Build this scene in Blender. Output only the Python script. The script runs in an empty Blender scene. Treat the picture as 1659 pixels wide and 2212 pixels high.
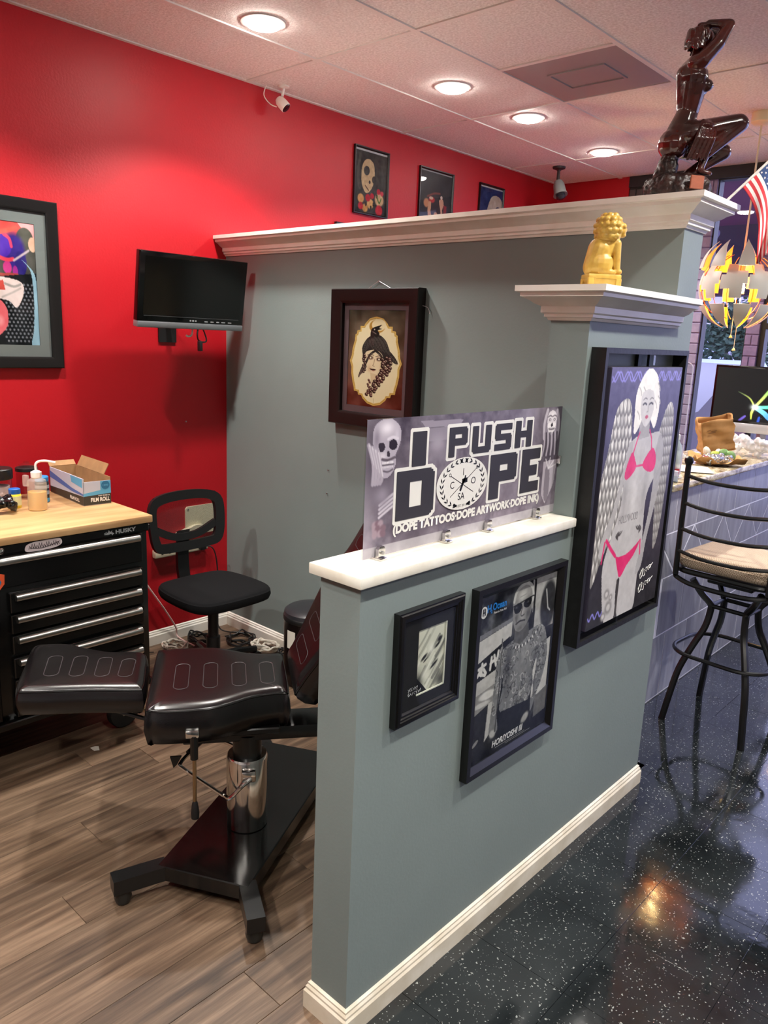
import bpy, bmesh, math, random
import numpy as np
from mathutils import Vector, Matrix, Euler
random.seed(7); rng = np.random.default_rng(7)
scene = bpy.context.scene
COL = scene.collection
PI = math.pi
# room constants (metres): red wall x=0, tall partition front y=PY, half wall face x=HX
HZ = 2.939; HX0 = 2.335; HX = 2.459; HY = -0.676; PY = 0.777; PB = 0.935; FARY = 4.05

# ---------------------------------------------------------------- camera
cam_data = bpy.data.cameras.new('camera'); cam = bpy.data.objects.new('camera', cam_data); COL.objects.link(cam)
yaw, pitch, roll = -0.7345, -0.2208, -0.0421
_f = Vector((math.sin(yaw)*math.cos(pitch), math.cos(yaw)*math.cos(pitch), math.sin(pitch)))
_r = Vector((math.cos(yaw), -math.sin(yaw), 0)); _d = _f.cross(_r)
_c, _s = math.cos(roll), math.sin(roll)
_r2 = _c*_r + _s*_d; _d2 = -_s*_r + _c*_d
cam.matrix_world = Matrix(((_r2.x, -_d2.x, -_f.x, 3.5462), (_r2.y, -_d2.y, -_f.y, -1.8168), (_r2.z, -_d2.z, -_f.z, 1.6732), (0, 0, 0, 1)))
cam_data.sensor_fit = 'HORIZONTAL'; cam_data.sensor_width = 36.0; cam_data.lens = 36.0*1676.4/1659.0
cam_data.clip_start = 0.05; cam_data.clip_end = 200
scene.camera = cam

# ---------------------------------------------------------------- world, exposure
world = bpy.data.worlds.new('overcast_sky'); scene.world = world; world.use_nodes = True
wn = world.node_tree.nodes; wl = world.node_tree.links
bg = wn['Background']; bg.inputs['Color'].default_value = (0.68, 0.75, 1.0, 1); bg.inputs['Strength'].default_value = 2.2
scene.view_settings.view_transform = 'Standard'; scene.view_settings.look = 'None'
scene.view_settings.gamma = 1.0; scene.view_settings.use_curve_mapping = False
scene.view_settings.exposure = 0.95
scene.cycles.max_bounces = 8; scene.cycles.diffuse_bounces = 4; scene.cycles.glossy_bounces = 4
scene.cycles.transparent_max_bounces = 16; scene.cycles.transmission_bounces = 6
scene.cycles.sample_clamp_indirect = 6.0; scene.cycles.caustics_reflective = False; scene.cycles.caustics_refractive = False
# daylight enters through the shop front: a light portal in its opening
def portal(name, loc, rot, sx, sy):
    l = bpy.data.lights.new(name, 'AREA'); l.shape = 'RECTANGLE'; l.size = sx; l.size_y = sy; l.cycles.is_portal = True
    o = bpy.data.objects.new(name, l); COL.objects.link(o); o.location = loc; o.rotation_euler = rot
portal('window_portal', (3.6, FARY+0.12, 1.5), (-PI/2, 0, 0), 4.6, 2.8)
LED_POWER = 95.0
LED_COLOR = (1.0, 0.965, 0.905)
# recessed LED positions (x, y): the row along the red wall and the row over the shop floor
LED_VISIBLE = [(0.69, 0.465), (0.822, 1.587), (0.844, 2.269), (0.821, 3.225)]
LED_HIDDEN = [(0.75, -0.66), (0.75, -1.8), (3.35, 0.55), (3.35, -0.9), (3.35, -2.4), (4.9, -1.2), (4.9, 0.9), (2.0, -2.6), (3.2, 2.3)]

# ---------------------------------------------------------------- material helpers
def lin(c):
    if isinstance(c, str):
        c = c.lstrip('#'); c = [int(c[i:i+2], 16)/255 for i in (0, 2, 4)]
    return tuple((x/12.92 if x <= 0.04045 else ((x+0.055)/1.055)**2.4) for x in c[:3])
MATS = {}
def mat(name, col='#808080', rough=0.5, metal=0.0, spec=0.5, coat=0.0, bump=0.0, bscale=200.0, vary=0.0, vscale=6.0, col2=None, emit=None, estr=0.0, alpha=1.0, sheen=0.0, detail=4.0, stretch=None, orand=0.0, trans=0.0):
    if name in MATS: return MATS[name]
    m = bpy.data.materials.new(name); m.use_nodes = True; MATS[name] = m
    nt = m.node_tree; N = nt.nodes; L = nt.links; b = N['Principled BSDF']
    c = lin(col) + (1,)
    b.inputs['Base Color'].default_value = c; b.inputs['Roughness'].default_value = rough; b.inputs['Metallic'].default_value = metal
    b.inputs['Specular IOR Level'].default_value = spec; b.inputs['Coat Weight'].default_value = coat; b.inputs['Coat Roughness'].default_value = 0.08
    b.inputs['Sheen Weight'].default_value = sheen; b.inputs['Transmission Weight'].default_value = trans
    if alpha < 1: b.inputs['Alpha'].default_value = alpha
    if emit: b.inputs['Emission Color'].default_value = lin(emit) + (1,); b.inputs['Emission Strength'].default_value = estr
    if vary or bump or orand:
        tc = N.new('ShaderNodeTexCoord'); mp = N.new('ShaderNodeMapping'); L.new(tc.outputs['Object'], mp.inputs['Vector'])
        if stretch: mp.inputs['Scale'].default_value = stretch
    if vary:
        nz = N.new('ShaderNodeTexNoise'); nz.inputs['Scale'].default_value = vscale; nz.inputs['Detail'].default_value = detail
        L.new(mp.outputs['Vector'], nz.inputs['Vector'])
        rp = N.new('ShaderNodeValToRGB'); rp.color_ramp.elements[0].position = 0.35; rp.color_ramp.elements[1].position = 0.68
        c2 = lin(col2)+(1,) if col2 else tuple(x*(1-vary) for x in c[:3])+(1,)
        rp.color_ramp.elements[0].color = c2; rp.color_ramp.elements[1].color = c
        L.new(nz.outputs['Fac'], rp.inputs['Fac']); out = rp.outputs['Color']
        if orand:
            oi = N.new('ShaderNodeObjectInfo'); hs = N.new('ShaderNodeHueSaturation'); mr = N.new('ShaderNodeMapRange')
            mr.inputs['To Min'].default_value = 1-orand; mr.inputs['To Max'].default_value = 1+orand
            L.new(oi.outputs['Random'], mr.inputs['Value']); L.new(mr.outputs['Result'], hs.inputs['Value']); L.new(out, hs.inputs['Color']); out = hs.outputs['Color']
            va = N.new('ShaderNodeVectorMath'); va.operation = 'ADD'; sc = N.new('ShaderNodeVectorMath'); sc.operation = 'SCALE'; sc.inputs['Scale'].default_value = 37.0
            cx = N.new('ShaderNodeCombineXYZ'); [L.new(oi.outputs['Random'], cx.inputs[k]) for k in range(3)]
            L.new(cx.outputs['Vector'], sc.inputs[0]); L.new(tc.outputs['Object'], va.inputs[0]); L.new(sc.outputs['Vector'], va.inputs[1]); L.new(va.outputs['Vector'], mp.inputs['Vector'])
        L.new(out, b.inputs['Base Color'])
    if bump:
        nb = N.new('ShaderNodeTexNoise'); nb.inputs['Scale'].default_value = bscale; nb.inputs['Detail'].default_value = 3
        L.new(mp.outputs['Vector'], nb.inputs['Vector'])
        bp = N.new('ShaderNodeBump'); bp.inputs['Strength'].default_value = bump; bp.inputs['Distance'].default_value = 0.01
        L.new(nb.outputs['Fac'], bp.inputs['Height']); L.new(bp.outputs['Normal'], b.inputs['Normal'])
    return m
def glass_mat(name, tint='#ffffff', rough=0.02, refl=1.0):
    if name in MATS: return MATS[name]
    m = bpy.data.materials.new(name); m.use_nodes = True; MATS[name] = m
    N = m.node_tree.nodes; L = m.node_tree.links; N.clear()
    o = N.new('ShaderNodeOutputMaterial'); mx = N.new('ShaderNodeMixShader'); t = N.new('ShaderNodeBsdfTransparent'); g = N.new('ShaderNodeBsdfGlossy'); f = N.new('ShaderNodeFresnel')
    t.inputs['Color'].default_value = lin(tint)+(1,); g.inputs['Roughness'].default_value = rough; f.inputs['IOR'].default_value = 1.45
    g.inputs['Color'].default_value = (refl, refl, refl, 1)
    ge = N.new('ShaderNodeNewGeometry'); sb = N.new('ShaderNodeMath'); sb.operation = 'SUBTRACT'; sb.inputs[0].default_value = 1.0; L.new(ge.outputs['Backfacing'], sb.inputs[1])
    mu = N.new('ShaderNodeMath'); mu.operation = 'MULTIPLY'; L.new(f.outputs['Fac'], mu.inputs[0]); L.new(sb.outputs['Value'], mu.inputs[1])
    L.new(mu.outputs['Value'], mx.inputs['Fac']); L.new(t.outputs['BSDF'], mx.inputs[1]); L.new(g.outputs['BSDF'], mx.inputs[2]); L.new(mx.outputs['Shader'], o.inputs['Surface'])
    return m
def print_mat(name='ink_print', rough=0.35):
    if name in MATS: return MATS[name]
    m = bpy.data.materials.new(name); m.use_nodes = True; MATS[name] = m
    N = m.node_tree.nodes; L = m.node_tree.links; a = N.new('ShaderNodeAttribute'); a.attribute_name = 'ink'
    L.new(a.outputs['Color'], N['Principled BSDF'].inputs['Base Color']); N['Principled BSDF'].inputs['Roughness'].default_value = rough; N['Principled BSDF'].inputs['Specular IOR Level'].default_value = 0.2
    return m

# ---------------------------------------------------------------- mesh helpers
class MB:
    def __init__(s): s.v = []; s.f = []; s.mi = []; s.m = 0; s.M = None
    def add(s, vs, fs):
        o = len(s.v)
        s.v += [tuple(s.M @ Vector(p)) for p in vs] if s.M is not None else [tuple(p) for p in vs]
        s.f += [tuple(i+o for i in f) for f in fs]; s.mi += [s.m]*len(fs); return s
    def box(s, x0, x1, y0, y1, z0, z1):
        return s.add([(x0,y0,z0),(x1,y0,z0),(x1,y1,z0),(x0,y1,z0),(x0,y0,z1),(x1,y0,z1),(x1,y1,z1),(x0,y1,z1)],
                     [(3,2,1,0),(4,5,6,7),(0,1,5,4),(1,2,6,5),(2,3,7,6),(3,0,4,7)])
    def rbox(s, x0, x1, y0, y1, z0, z1, r=0.005, seg=2):
        bm = bmesh.new(); bmesh.ops.create_cube(bm, size=1.0)
        for v in bm.verts: v.co = ((x0+x1)/2+v.co.x*(x1-x0), (y0+y1)/2+v.co.y*(y1-y0), (z0+z1)/2+v.co.z*(z1-z0))
        bmesh.ops.bevel(bm, geom=bm.edges[:], offset=r, segments=seg, affect='EDGES', profile=0.5)
        bm.verts.index_update(); vs = [v.co.copy() for v in bm.verts]; fs = [[v.index for v in f.verts] for f in bm.faces]; bm.free()
        return s.add(vs, fs)
    def tube(s, pts, r, n=8, closed=False, caps=True):
        P = [Vector(p) for p in pts]; k = len(P); rr = r if isinstance(r, (list, tuple)) else [r]*k
        vs = []; fs = []; prev = None
        for i, p in enumerate(P):
            a = P[i-1] if (i > 0 or closed) else p; b = P[(i+1) % k] if (i < k-1 or closed) else p
            t = (b-a); t = t.normalized() if t.length > 1e-9 else Vector((0,0,1))
            if prev is None:
                up = Vector((0,0,1)) if abs(t.z) < 0.9 else Vector((1,0,0)); q = t.cross(up).normalized()
            else:
                q = prev - t*prev.dot(t); q = q.normalized() if q.length > 1e-6 else t.orthogonal().normalized()
            prev = q; w = t.cross(q)
            vs += [p + (q*math.cos(2*PI*j/n) + w*math.sin(2*PI*j/n))*rr[i] for j in range(n)]
        for i in range(k if closed else k-1):
            i2 = (i+1) % k
            fs += [(i*n+j, i*n+(j+1) % n, i2*n+(j+1) % n, i2*n+j) for j in range(n)]
        if caps and not closed: fs += [tuple(range(n-1, -1, -1)), tuple((k-1)*n+j for j in range(n))]
        return s.add(vs, fs)
    def lathe(s, prof, n=24, c=(0,0,0), axis='z'):
        vs = []; fs = []; k = len(prof)
        for (r, z) in prof:
            for j in range(n):
                a = 2*PI*j/n; x, y = r*math.cos(a), r*math.sin(a)
                q = {'z': (x, y, z), 'y': (x, z, y), 'x': (z, x, y)}[axis]; vs.append((q[0]+c[0], q[1]+c[1], q[2]+c[2]))
        fl = axis == 'y'
        for i in range(k-1):
            for j in range(n):
                q = (i*n+j, i*n+(j+1) % n, (i+1)*n+(j+1) % n, (i+1)*n+j); fs.append(q[::-1] if fl else q)
        fs += [tuple(range(n-1, -1, -1)) if not fl else tuple(range(n)), tuple((k-1)*n+j for j in range(n)) if not fl else tuple((k-1)*n+j for j in range(n-1,-1,-1))]
        return s.add(vs, fs)
    def prism(s, poly, h0, h1, plane='xy'):
        n = len(poly)
        f = {'xy': lambda a, b, h: (a, b, h), 'xz': lambda a, b, h: (a, -h, b), 'yz': lambda a, b, h: (h, a, b)}[plane]
        vs = [f(a, b, h0) for a, b in poly] + [f(a, b, h1) for a, b in poly]
        return s.add(vs, [tuple(range(n-1,-1,-1)), tuple(range(n, 2*n))] + [(i, (i+1) % n, n+(i+1) % n, n+i) for i in range(n)])
    def ell(s, c, r, rot=(0,0,0), nu=12, nv=8):
        R = Euler(rot).to_matrix(); r = (r,)*3 if not isinstance(r, (tuple, list)) else r
        vs = [Vector((0,0,-1))]; 
        for i in range(1, nv):
            t = -PI/2+PI*i/nv
            vs += [Vector((math.cos(t)*math.cos(2*PI*j/nu), math.cos(t)*math.sin(2*PI*j/nu), math.sin(t))) for j in range(nu)]
        vs.append(Vector((0,0,1))); e = len(vs)-1
        fs = [(0, 1+(j+1) % nu, 1+j) for j in range(nu)]
        for i in range(nv-2): fs += [(1+i*nu+j, 1+i*nu+(j+1) % nu, 1+(i+1)*nu+(j+1) % nu, 1+(i+1)*nu+j) for j in range(nu)]
        fs += [(e, 1+(nv-2)*nu+j, 1+(nv-2)*nu+(j+1) % nu) for j in range(nu)]
        return s.add([R @ Vector((v.x*r[0], v.y*r[1], v.z*r[2])) + Vector(c) for v in vs], fs)
    def caps(s, a, b, ra, rb, n=14, k=6):   # a capsule from a to b
        a, b = Vector(a), Vector(b); d = (b-a); Ln = d.length or 1e-6; t = d/Ln; pts = []; rr = []
        for i in range(k+1):
            th = PI/2*i/k; pts.append(a - t*ra*math.cos(th)); rr.append(max(ra*math.sin(th), 1e-4))
        for i in range(k+1):
            th = PI/2*i/k; pts.append(b + t*rb*math.sin(th)); rr.append(max(rb*math.cos(th), 1e-4))
        return s.tube(pts, rr, n)
    def grid(s, fn, nu, nv, two=False):
        vs = [fn(i/nu, j/nv) for j in range(nv+1) for i in range(nu+1)]; w = nu+1
        return s.add(vs, [(j*w+i, j*w+i+1, (j+1)*w+i+1, (j+1)*w+i) for j in range(nv) for i in range(nu)])
    def sweep(s, path, prof, closed=False, fn=None, capends=True):
        # path: 2D points; prof: (offset to the right of travel, height); mitred corners
        P = [Vector(p) for p in path]; k = len(P); vs = []; m = len(prof)
        for i in range(k):
            d1 = (P[i]-P[i-1]).normalized() if (i > 0 or closed) else None
            d2 = (P[(i+1) % k]-P[i]).normalized() if (i < k-1 or closed) else None
            n1 = Vector((d1.y, -d1.x)) if d1 else None; n2 = Vector((d2.y, -d2.x)) if d2 else None
            if n1 is None: q = n2
            elif n2 is None: q = n1
            else: q = (n1+n2)/(1+n1.dot(n2))
            for (o, h) in prof:
                w = P[i]+q*o; vs.append(fn(w.x, w.y, h) if fn else (w.x, w.y, h))
        fs = []
        for i in range(k if closed else k-1):
            i2 = (i+1) % k
            for j in range(m-1): fs.append((i*m+j, i2*m+j, i2*m+j+1, i*m+j+1))
        if capends and not closed: fs += [tuple(range(m)), tuple((k-1)*m+j for j in range(m-1, -1, -1))]
        return s.add(vs, fs)
    def mesh(s, name, mats, smooth=True, ang=35):
        me = bpy.data.meshes.new(name); me.from_pydata(s.v, [], s.f)
        for m in (mats if isinstance(mats, (list, tuple)) else [mats]): me.materials.append(m)
        if len(me.materials) > 1: me.polygons.foreach_set('material_index', s.mi)
        bm = bmesh.new(); bm.from_mesh(me); bmesh.ops.recalc_face_normals(bm, faces=bm.faces); bm.to_mesh(me); bm.free()
        if smooth: me.shade_smooth(); me.set_sharp_from_angle(angle=math.radians(ang))
        return me
    def build(s, name, mats, parent=None, smooth=True, ang=35, loc=None, rot=None):
        return link(name, s.mesh(name, mats, smooth, ang), parent, loc, rot)
def link(name, me, parent=None, loc=None, rot=None):
    o = bpy.data.objects.new(name, me); COL.objects.link(o)
    if parent is not None: o.parent = parent
    if loc is not None: o.location = loc
    if rot is not None: o.rotation_euler = rot
    return o
def thing(name, label, cat, loc=(0,0,0), rotz=0.0, group=None, rot=None):
    o = bpy.data.objects.new(name, None); COL.objects.link(o); o.empty_display_size = 0.05
    o.location = loc; o.rotation_euler = rot or (0, 0, rotz); tag(o, label, cat, group); return o
def tag(o, label, cat=None, group=None, kind=None):
    if label: o['label'] = label
    if cat: o['category'] = cat
    if group: o['group'] = group
    if kind: o['kind'] = kind
    return o
def struct(o, label=None):
    o['kind'] = 'structure'
    if label: o['label'] = label
    return o
def fused(name, mb, m, parent, voxel=0.004, smooth_it=4, noise=0.0, nscale=0.03, **kw):
    # one continuous surface out of overlapping shapes
    me = mb.mesh(name+'_raw', m, False); o = bpy.data.objects.new(name+'_tmp', me); COL.objects.link(o)
    r = o.modifiers.new('r', 'REMESH'); r.mode = 'VOXEL'; r.voxel_size = voxel
    if smooth_it: q = o.modifiers.new('s', 'SMOOTH'); q.iterations = smooth_it; q.factor = 0.5
    if noise:
        t = bpy.data.textures.new(name+'_t', 'CLOUDS'); t.noise_scale = nscale; d = o.modifiers.new('d', 'DISPLACE'); d.texture = t; d.strength = noise; d.mid_level = 0.5
    dg = bpy.context.evaluated_depsgraph_get(); ev = o.evaluated_get(dg); out = bpy.data.meshes.new_from_object(ev)
    bpy.data.objects.remove(o); bpy.data.meshes.remove(me); out.name = name; out.shade_smooth()
    if not out.materials: out.materials.append(m)
    return link(name, out, parent, **kw)
def text_mesh(txt, width=None, height=None, bold=0.0, shear=0.0, spacing=1.0):
    # lettering as flat polygons in local XZ, centred; scaled to width / height
    c = bpy.data.curves.new('lettering', 'FONT'); c.body = txt; c.size = 1.0; c.align_x = 'CENTER'; c.offset = bold; c.shear = shear; c.space_character = spacing; c.resolution_u = 3
    o = bpy.data.objects.new('lettering_tmp', c); COL.objects.link(o)
    dg = bpy.context.evaluated_depsgraph_get(); me = bpy.data.meshes.new_from_object(o.evaluated_get(dg))
    bpy.data.objects.remove(o); bpy.data.curves.remove(c)
    co = np.zeros(len(me.vertices)*3); me.vertices.foreach_get('co', co); co = co.reshape(-1, 3)
    mn, mx = co.min(0), co.max(0); ctr = (mn+mx)/2; sz = mx-mn
    sx = (width/sz[0]) if width else None; sy = (height/sz[1]) if height else None
    sx = sx or sy; sy = sy or sx
    out = np.zeros_like(co); out[:, 0] = (co[:, 0]-ctr[0])*sx; out[:, 2] = (co[:, 1]-ctr[1])*sy
    me.vertices.foreach_set('co', out.ravel()); me.update(); return me
def letters(txt, m, parent, loc, width=None, height=None, bold=0.0, shear=0.0, rot=None, name='lettering', spacing=1.0):
    me = text_mesh(txt, width, height, bold, shear, spacing); me.materials.clear(); me.materials.append(m)
    return link(name, me, parent, loc, rot)
def catmull(pts, n=6, closed=False):
    P = [Vector(p) for p in pts]; k = len(P); out = []
    for i in range(k if closed else k-1):
        p0 = P[(i-1) % k] if (closed or i > 0) else P[i]; p1 = P[i]; p2 = P[(i+1) % k]; p3 = P[(i+2) % k] if (closed or i+2 < k) else p2
        for j in range(n):
            t = j/n; out.append(0.5*((2*p1)+(-p0+p2)*t+(2*p0-5*p1+4*p2-p3)*t*t+(-p0+3*p1-3*p2+p3)*t**3))
    if not closed: out.append(P[-1])
    return out

# ---------------------------------------------------------------- ink canvases (flat prints as coloured grids)
class Ink:
    def __init__(s, w, h, col='#ffffff'):
        s.w, s.h = w, h; s.a = np.zeros((h, w, 3)); s.a[:] = s.c(col)
        s.X, s.Y = np.meshgrid((np.arange(w)+.5)/w, (np.arange(h)+.5)/h); s.asp = w/h
    def c(s, col):
        if isinstance(col, str): col = col.lstrip('#'); return np.array([int(col[i:i+2], 16)/255 for i in (0, 2, 4)])
        return np.array(col, float)
    def put(s, mask, col, al=1.0):
        m = np.clip(mask, 0, 1)[..., None]*al; s.a = s.a*(1-m)+s.c(col)*m
    def ell(s, x, y, rx, ry, col, rot=0.0, soft=0.08, al=1.0):
        c_, s_ = math.cos(rot), math.sin(rot); dx = (s.X-x)*s.asp; dy = s.Y-y; rx = rx*s.asp
        u = (dx*c_+dy*s_)/rx; v = (-dx*s_+dy*c_)/ry; d = np.sqrt(u*u+v*v); s.put((1-d)/max(soft, 1e-3)+0.5*(soft < .2), col, al)
    def glow(s, x, y, rx, ry, col, rot=0.0, al=1.0):
        c_, s_ = math.cos(rot), math.sin(rot); dx = (s.X-x)*s.asp; dy = s.Y-y; rx = rx*s.asp
        u = (dx*c_+dy*s_)/rx; v = (-dx*s_+dy*c_)/ry; s.put(np.exp(-(u*u+v*v)*1.6), col, al)
    def poly(s, pts, col, al=1.0):
        m = np.zeros((s.h, s.w), bool); n = len(pts)
        for i in range(n):
            x1, y1 = pts[i]; x2, y2 = pts[(i+1) % n]
            if y1 == y2: continue
            cnd = ((y1 > s.Y) != (y2 > s.Y)); xi = (x2-x1)*(s.Y-y1)/(y2-y1)+x1; m ^= cnd & (s.X < xi)
        s.put(m.astype(float), col, al); return m
    def spoly(s, pts, col, n=5, al=1.0):
        return s.poly([tuple(p) for p in catmull(pts, n, True)], col, al)
    def line(s, pts, w, col, al=1.0, smooth=0):
        if smooth: pts = [tuple(p) for p in catmull(pts, smooth)]
        d = np.full((s.h, s.w), 9.0)
        for (x1, y1), (x2, y2) in zip(pts[:-1], pts[1:]):
            ax, ay, bx, by = x1*s.asp, y1, x2*s.asp, y2; px, py = s.X*s.asp-ax, s.Y-ay; vx, vy = bx-ax, by-ay
            t = np.clip((px*vx+py*vy)/(vx*vx+vy*vy+1e-12), 0, 1); d = np.minimum(d, np.hypot(px-t*vx, py-t*vy))
        s.put((w-d)*s.h*0.8+0.5, col, al)
    def grad(s, c0, c1, axis='y', p=1.0):
        t = (s.Y if axis == 'y' else s.X)[..., None]**p; s.a = s.c(c0)*(1-t)+s.c(c1)*t
    def noise(s, amt, cells=12, mask=None, octaves=3):
        n = np.zeros((s.h, s.w))
        for o in range(octaves):
            k = cells*2**o; g = rng.random((k+2, int(k*max(s.asp, .3))+3))-0.5
            gy = s.Y*k; gx = s.X*(g.shape[1]-2); iy = gy.astype(int); ix = gx.astype(int); fy = gy-iy; fx = gx-ix
            fy = fy*fy*(3-2*fy); fx = fx*fx*(3-2*fx)
            n += (g[iy, ix]*(1-fx)*(1-fy)+g[iy, ix+1]*fx*(1-fy)+g[iy+1, ix]*(1-fx)*fy+g[iy+1, ix+1]*fx*fy)/2**o
        if mask is not None: n = n*mask
        s.a = np.clip(s.a+n[..., None]*amt, 0, 1); return n
    def build(s, name, W, H, parent, loc=(0,0,0), m=None, rot=None):
        # grid in local XZ centred at loc, facing -y
        w, h = s.w, s.h; x = np.linspace(-W/2, W/2, w); z = np.linspace(H/2, -H/2, h); X, Z = np.meshgrid(x, z)
        co = np.stack([X, np.zeros_like(X), Z], -1).reshape(-1, 3)
        i = (np.arange(h-1)[:, None]*w+np.arange(w-1)[None]).ravel(); q = np.stack([i, i+w, i+w+1, i+1], 1)
        me = bpy.data.meshes.new(name); me.vertices.add(len(co)); me.vertices.foreach_set('co', co.ravel())
        me.loops.add(q.size); me.loops.foreach_set('vertex_index', q.ravel().astype(np.int32)); me.polygons.add(len(q))
        me.polygons.foreach_set('loop_start', (np.arange(len(q))*4).astype(np.int32)); me.update(calc_edges=True)
        a = np.clip(s.a, 0, 1); a = np.where(a <= .04045, a/12.92, ((a+.055)/1.055)**2.4)
        at = me.color_attributes.new('ink', 'FLOAT_COLOR', 'POINT'); at.data.foreach_set('color', np.concatenate([a, np.ones((h, w, 1))], -1).astype(np.float32).ravel())
        me.materials.append(m or print_mat()); return link(name, me, parent, loc, rot)
# ================================================================ materials of the room
M_RED = mat('red_wall_paint', '#a90c19', rough=0.46, bump=0.10, bscale=90, spec=0.42)
M_GREY = mat('slate_grey_wall_paint', '#7a8583', rough=0.5, bump=0.04, bscale=120, vary=0.06, vscale=3, spec=0.35)
M_WHITE = mat('white_trim_paint', '#f2eee6', rough=0.38, vary=0.05, vscale=9, col2='#e8e2d6')
M_CREAM = mat('beige_wall_paint', '#dcd9d4', rough=0.6)
M_BLACK = mat('black_lacquer', '#0c0a0a', rough=0.3)
M_BLKPL = mat('black_plastic', '#0e0e0f', rough=0.45)
M_CHROME = mat('chrome', '#d8d6d2', rough=0.12, metal=1.0)
M_STEEL = mat('brushed_steel', '#b9b9b9', rough=0.32, metal=1.0)
M_GLASS = glass_mat('picture_glass', '#f6f7f7', refl=.45)
M_WINGL = glass_mat('window_glass', '#e6e4f2')
M_ACRYL = glass_mat('clear_acrylic', '#f2f6f6', rough=0.03)

def plank_material():
    m = bpy.data.materials.new('wood_vinyl_plank'); m.use_nodes = True; N = m.node_tree.nodes; L = m.node_tree.links; b = N['Principled BSDF']
    tc = N.new('ShaderNodeTexCoord'); oi = N.new('ShaderNodeObjectInfo'); sc = N.new('ShaderNodeVectorMath'); sc.operation = 'SCALE'; sc.inputs['Scale'].default_value = 31.0
    cx = N.new('ShaderNodeCombineXYZ'); [L.new(oi.outputs['Random'], cx.inputs[k]) for k in range(3)]; L.new(cx.outputs['Vector'], sc.inputs[0])
    va = N.new('ShaderNodeVectorMath'); L.new(tc.outputs['Object'], va.inputs[0]); L.new(sc.outputs['Vector'], va.inputs[1])
    mp = N.new('ShaderNodeMapping'); mp.inputs['Scale'].default_value = (38, 2.0, 1); L.new(va.outputs['Vector'], mp.inputs['Vector'])
    n1 = N.new('ShaderNodeTexNoise'); n1.inputs['Scale'].default_value = 1.0; n1.inputs['Detail'].default_value = 7; n1.inputs['Roughness'].default_value = 0.62; L.new(mp.outputs['Vector'], n1.inputs['Vector'])
    rp = N.new('ShaderNodeValToRGB'); e = rp.color_ramp.elements; e[0].position = 0.30; e[0].color = lin('#3e2f25')+(1,); e[1].position = 0.72; e[1].color = lin('#8a725d')+(1,)
    k = rp.color_ramp.elements.new(0.5); k.color = lin('#64503f')+(1,); L.new(n1.outputs['Fac'], rp.inputs['Fac'])
    # knots
    mp2 = N.new('ShaderNodeMapping'); mp2.inputs['Scale'].default_value = (9, 3.2, 1); L.new(va.outputs['Vector'], mp2.inputs['Vector'])
    vo = N.new('ShaderNodeTexVoronoi'); vo.inputs['Scale'].default_value = 0.8; L.new(mp2.outputs['Vector'], vo.inputs['Vector'])
    kr = N.new('ShaderNodeMapRange'); kr.inputs['From Min'].default_value = 0.03; kr.inputs['From Max'].default_value = 0.16; kr.inputs['To Min'].default_value = 0.45; kr.inputs['To Max'].default_value = 1.0; L.new(vo.outputs['Distance'], kr.inputs['Value'])
    mr = N.new('ShaderNodeMapRange'); mr.inputs['To Min'].default_value = 0.82; mr.inputs['To Max'].default_value = 1.16; L.new(oi.outputs['Random'], mr.inputs['Value'])
    mu = N.new('ShaderNodeMath'); mu.operation = 'MULTIPLY'; L.new(kr.outputs['Result'], mu.inputs[0]); L.new(mr.outputs['Result'], mu.inputs[1])
    hs = N.new('ShaderNodeHueSaturation'); L.new(rp.outputs['Color'], hs.inputs['Color']); L.new(mu.outputs['Value'], hs.inputs['Value']); L.new(hs.outputs['Color'], b.inputs['Base Color'])
    b.inputs['Roughness'].default_value = 0.42; b.inputs['Specular IOR Level'].default_value = 0.4
    bp = N.new('ShaderNodeBump'); bp.inputs['Strength'].default_value = 0.12; bp.inputs['Distance'].default_value = 0.004; L.new(n1.outputs['Fac'], bp.inputs['Height']); L.new(bp.outputs['Normal'], b.inputs['Normal'])
    return m
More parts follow.
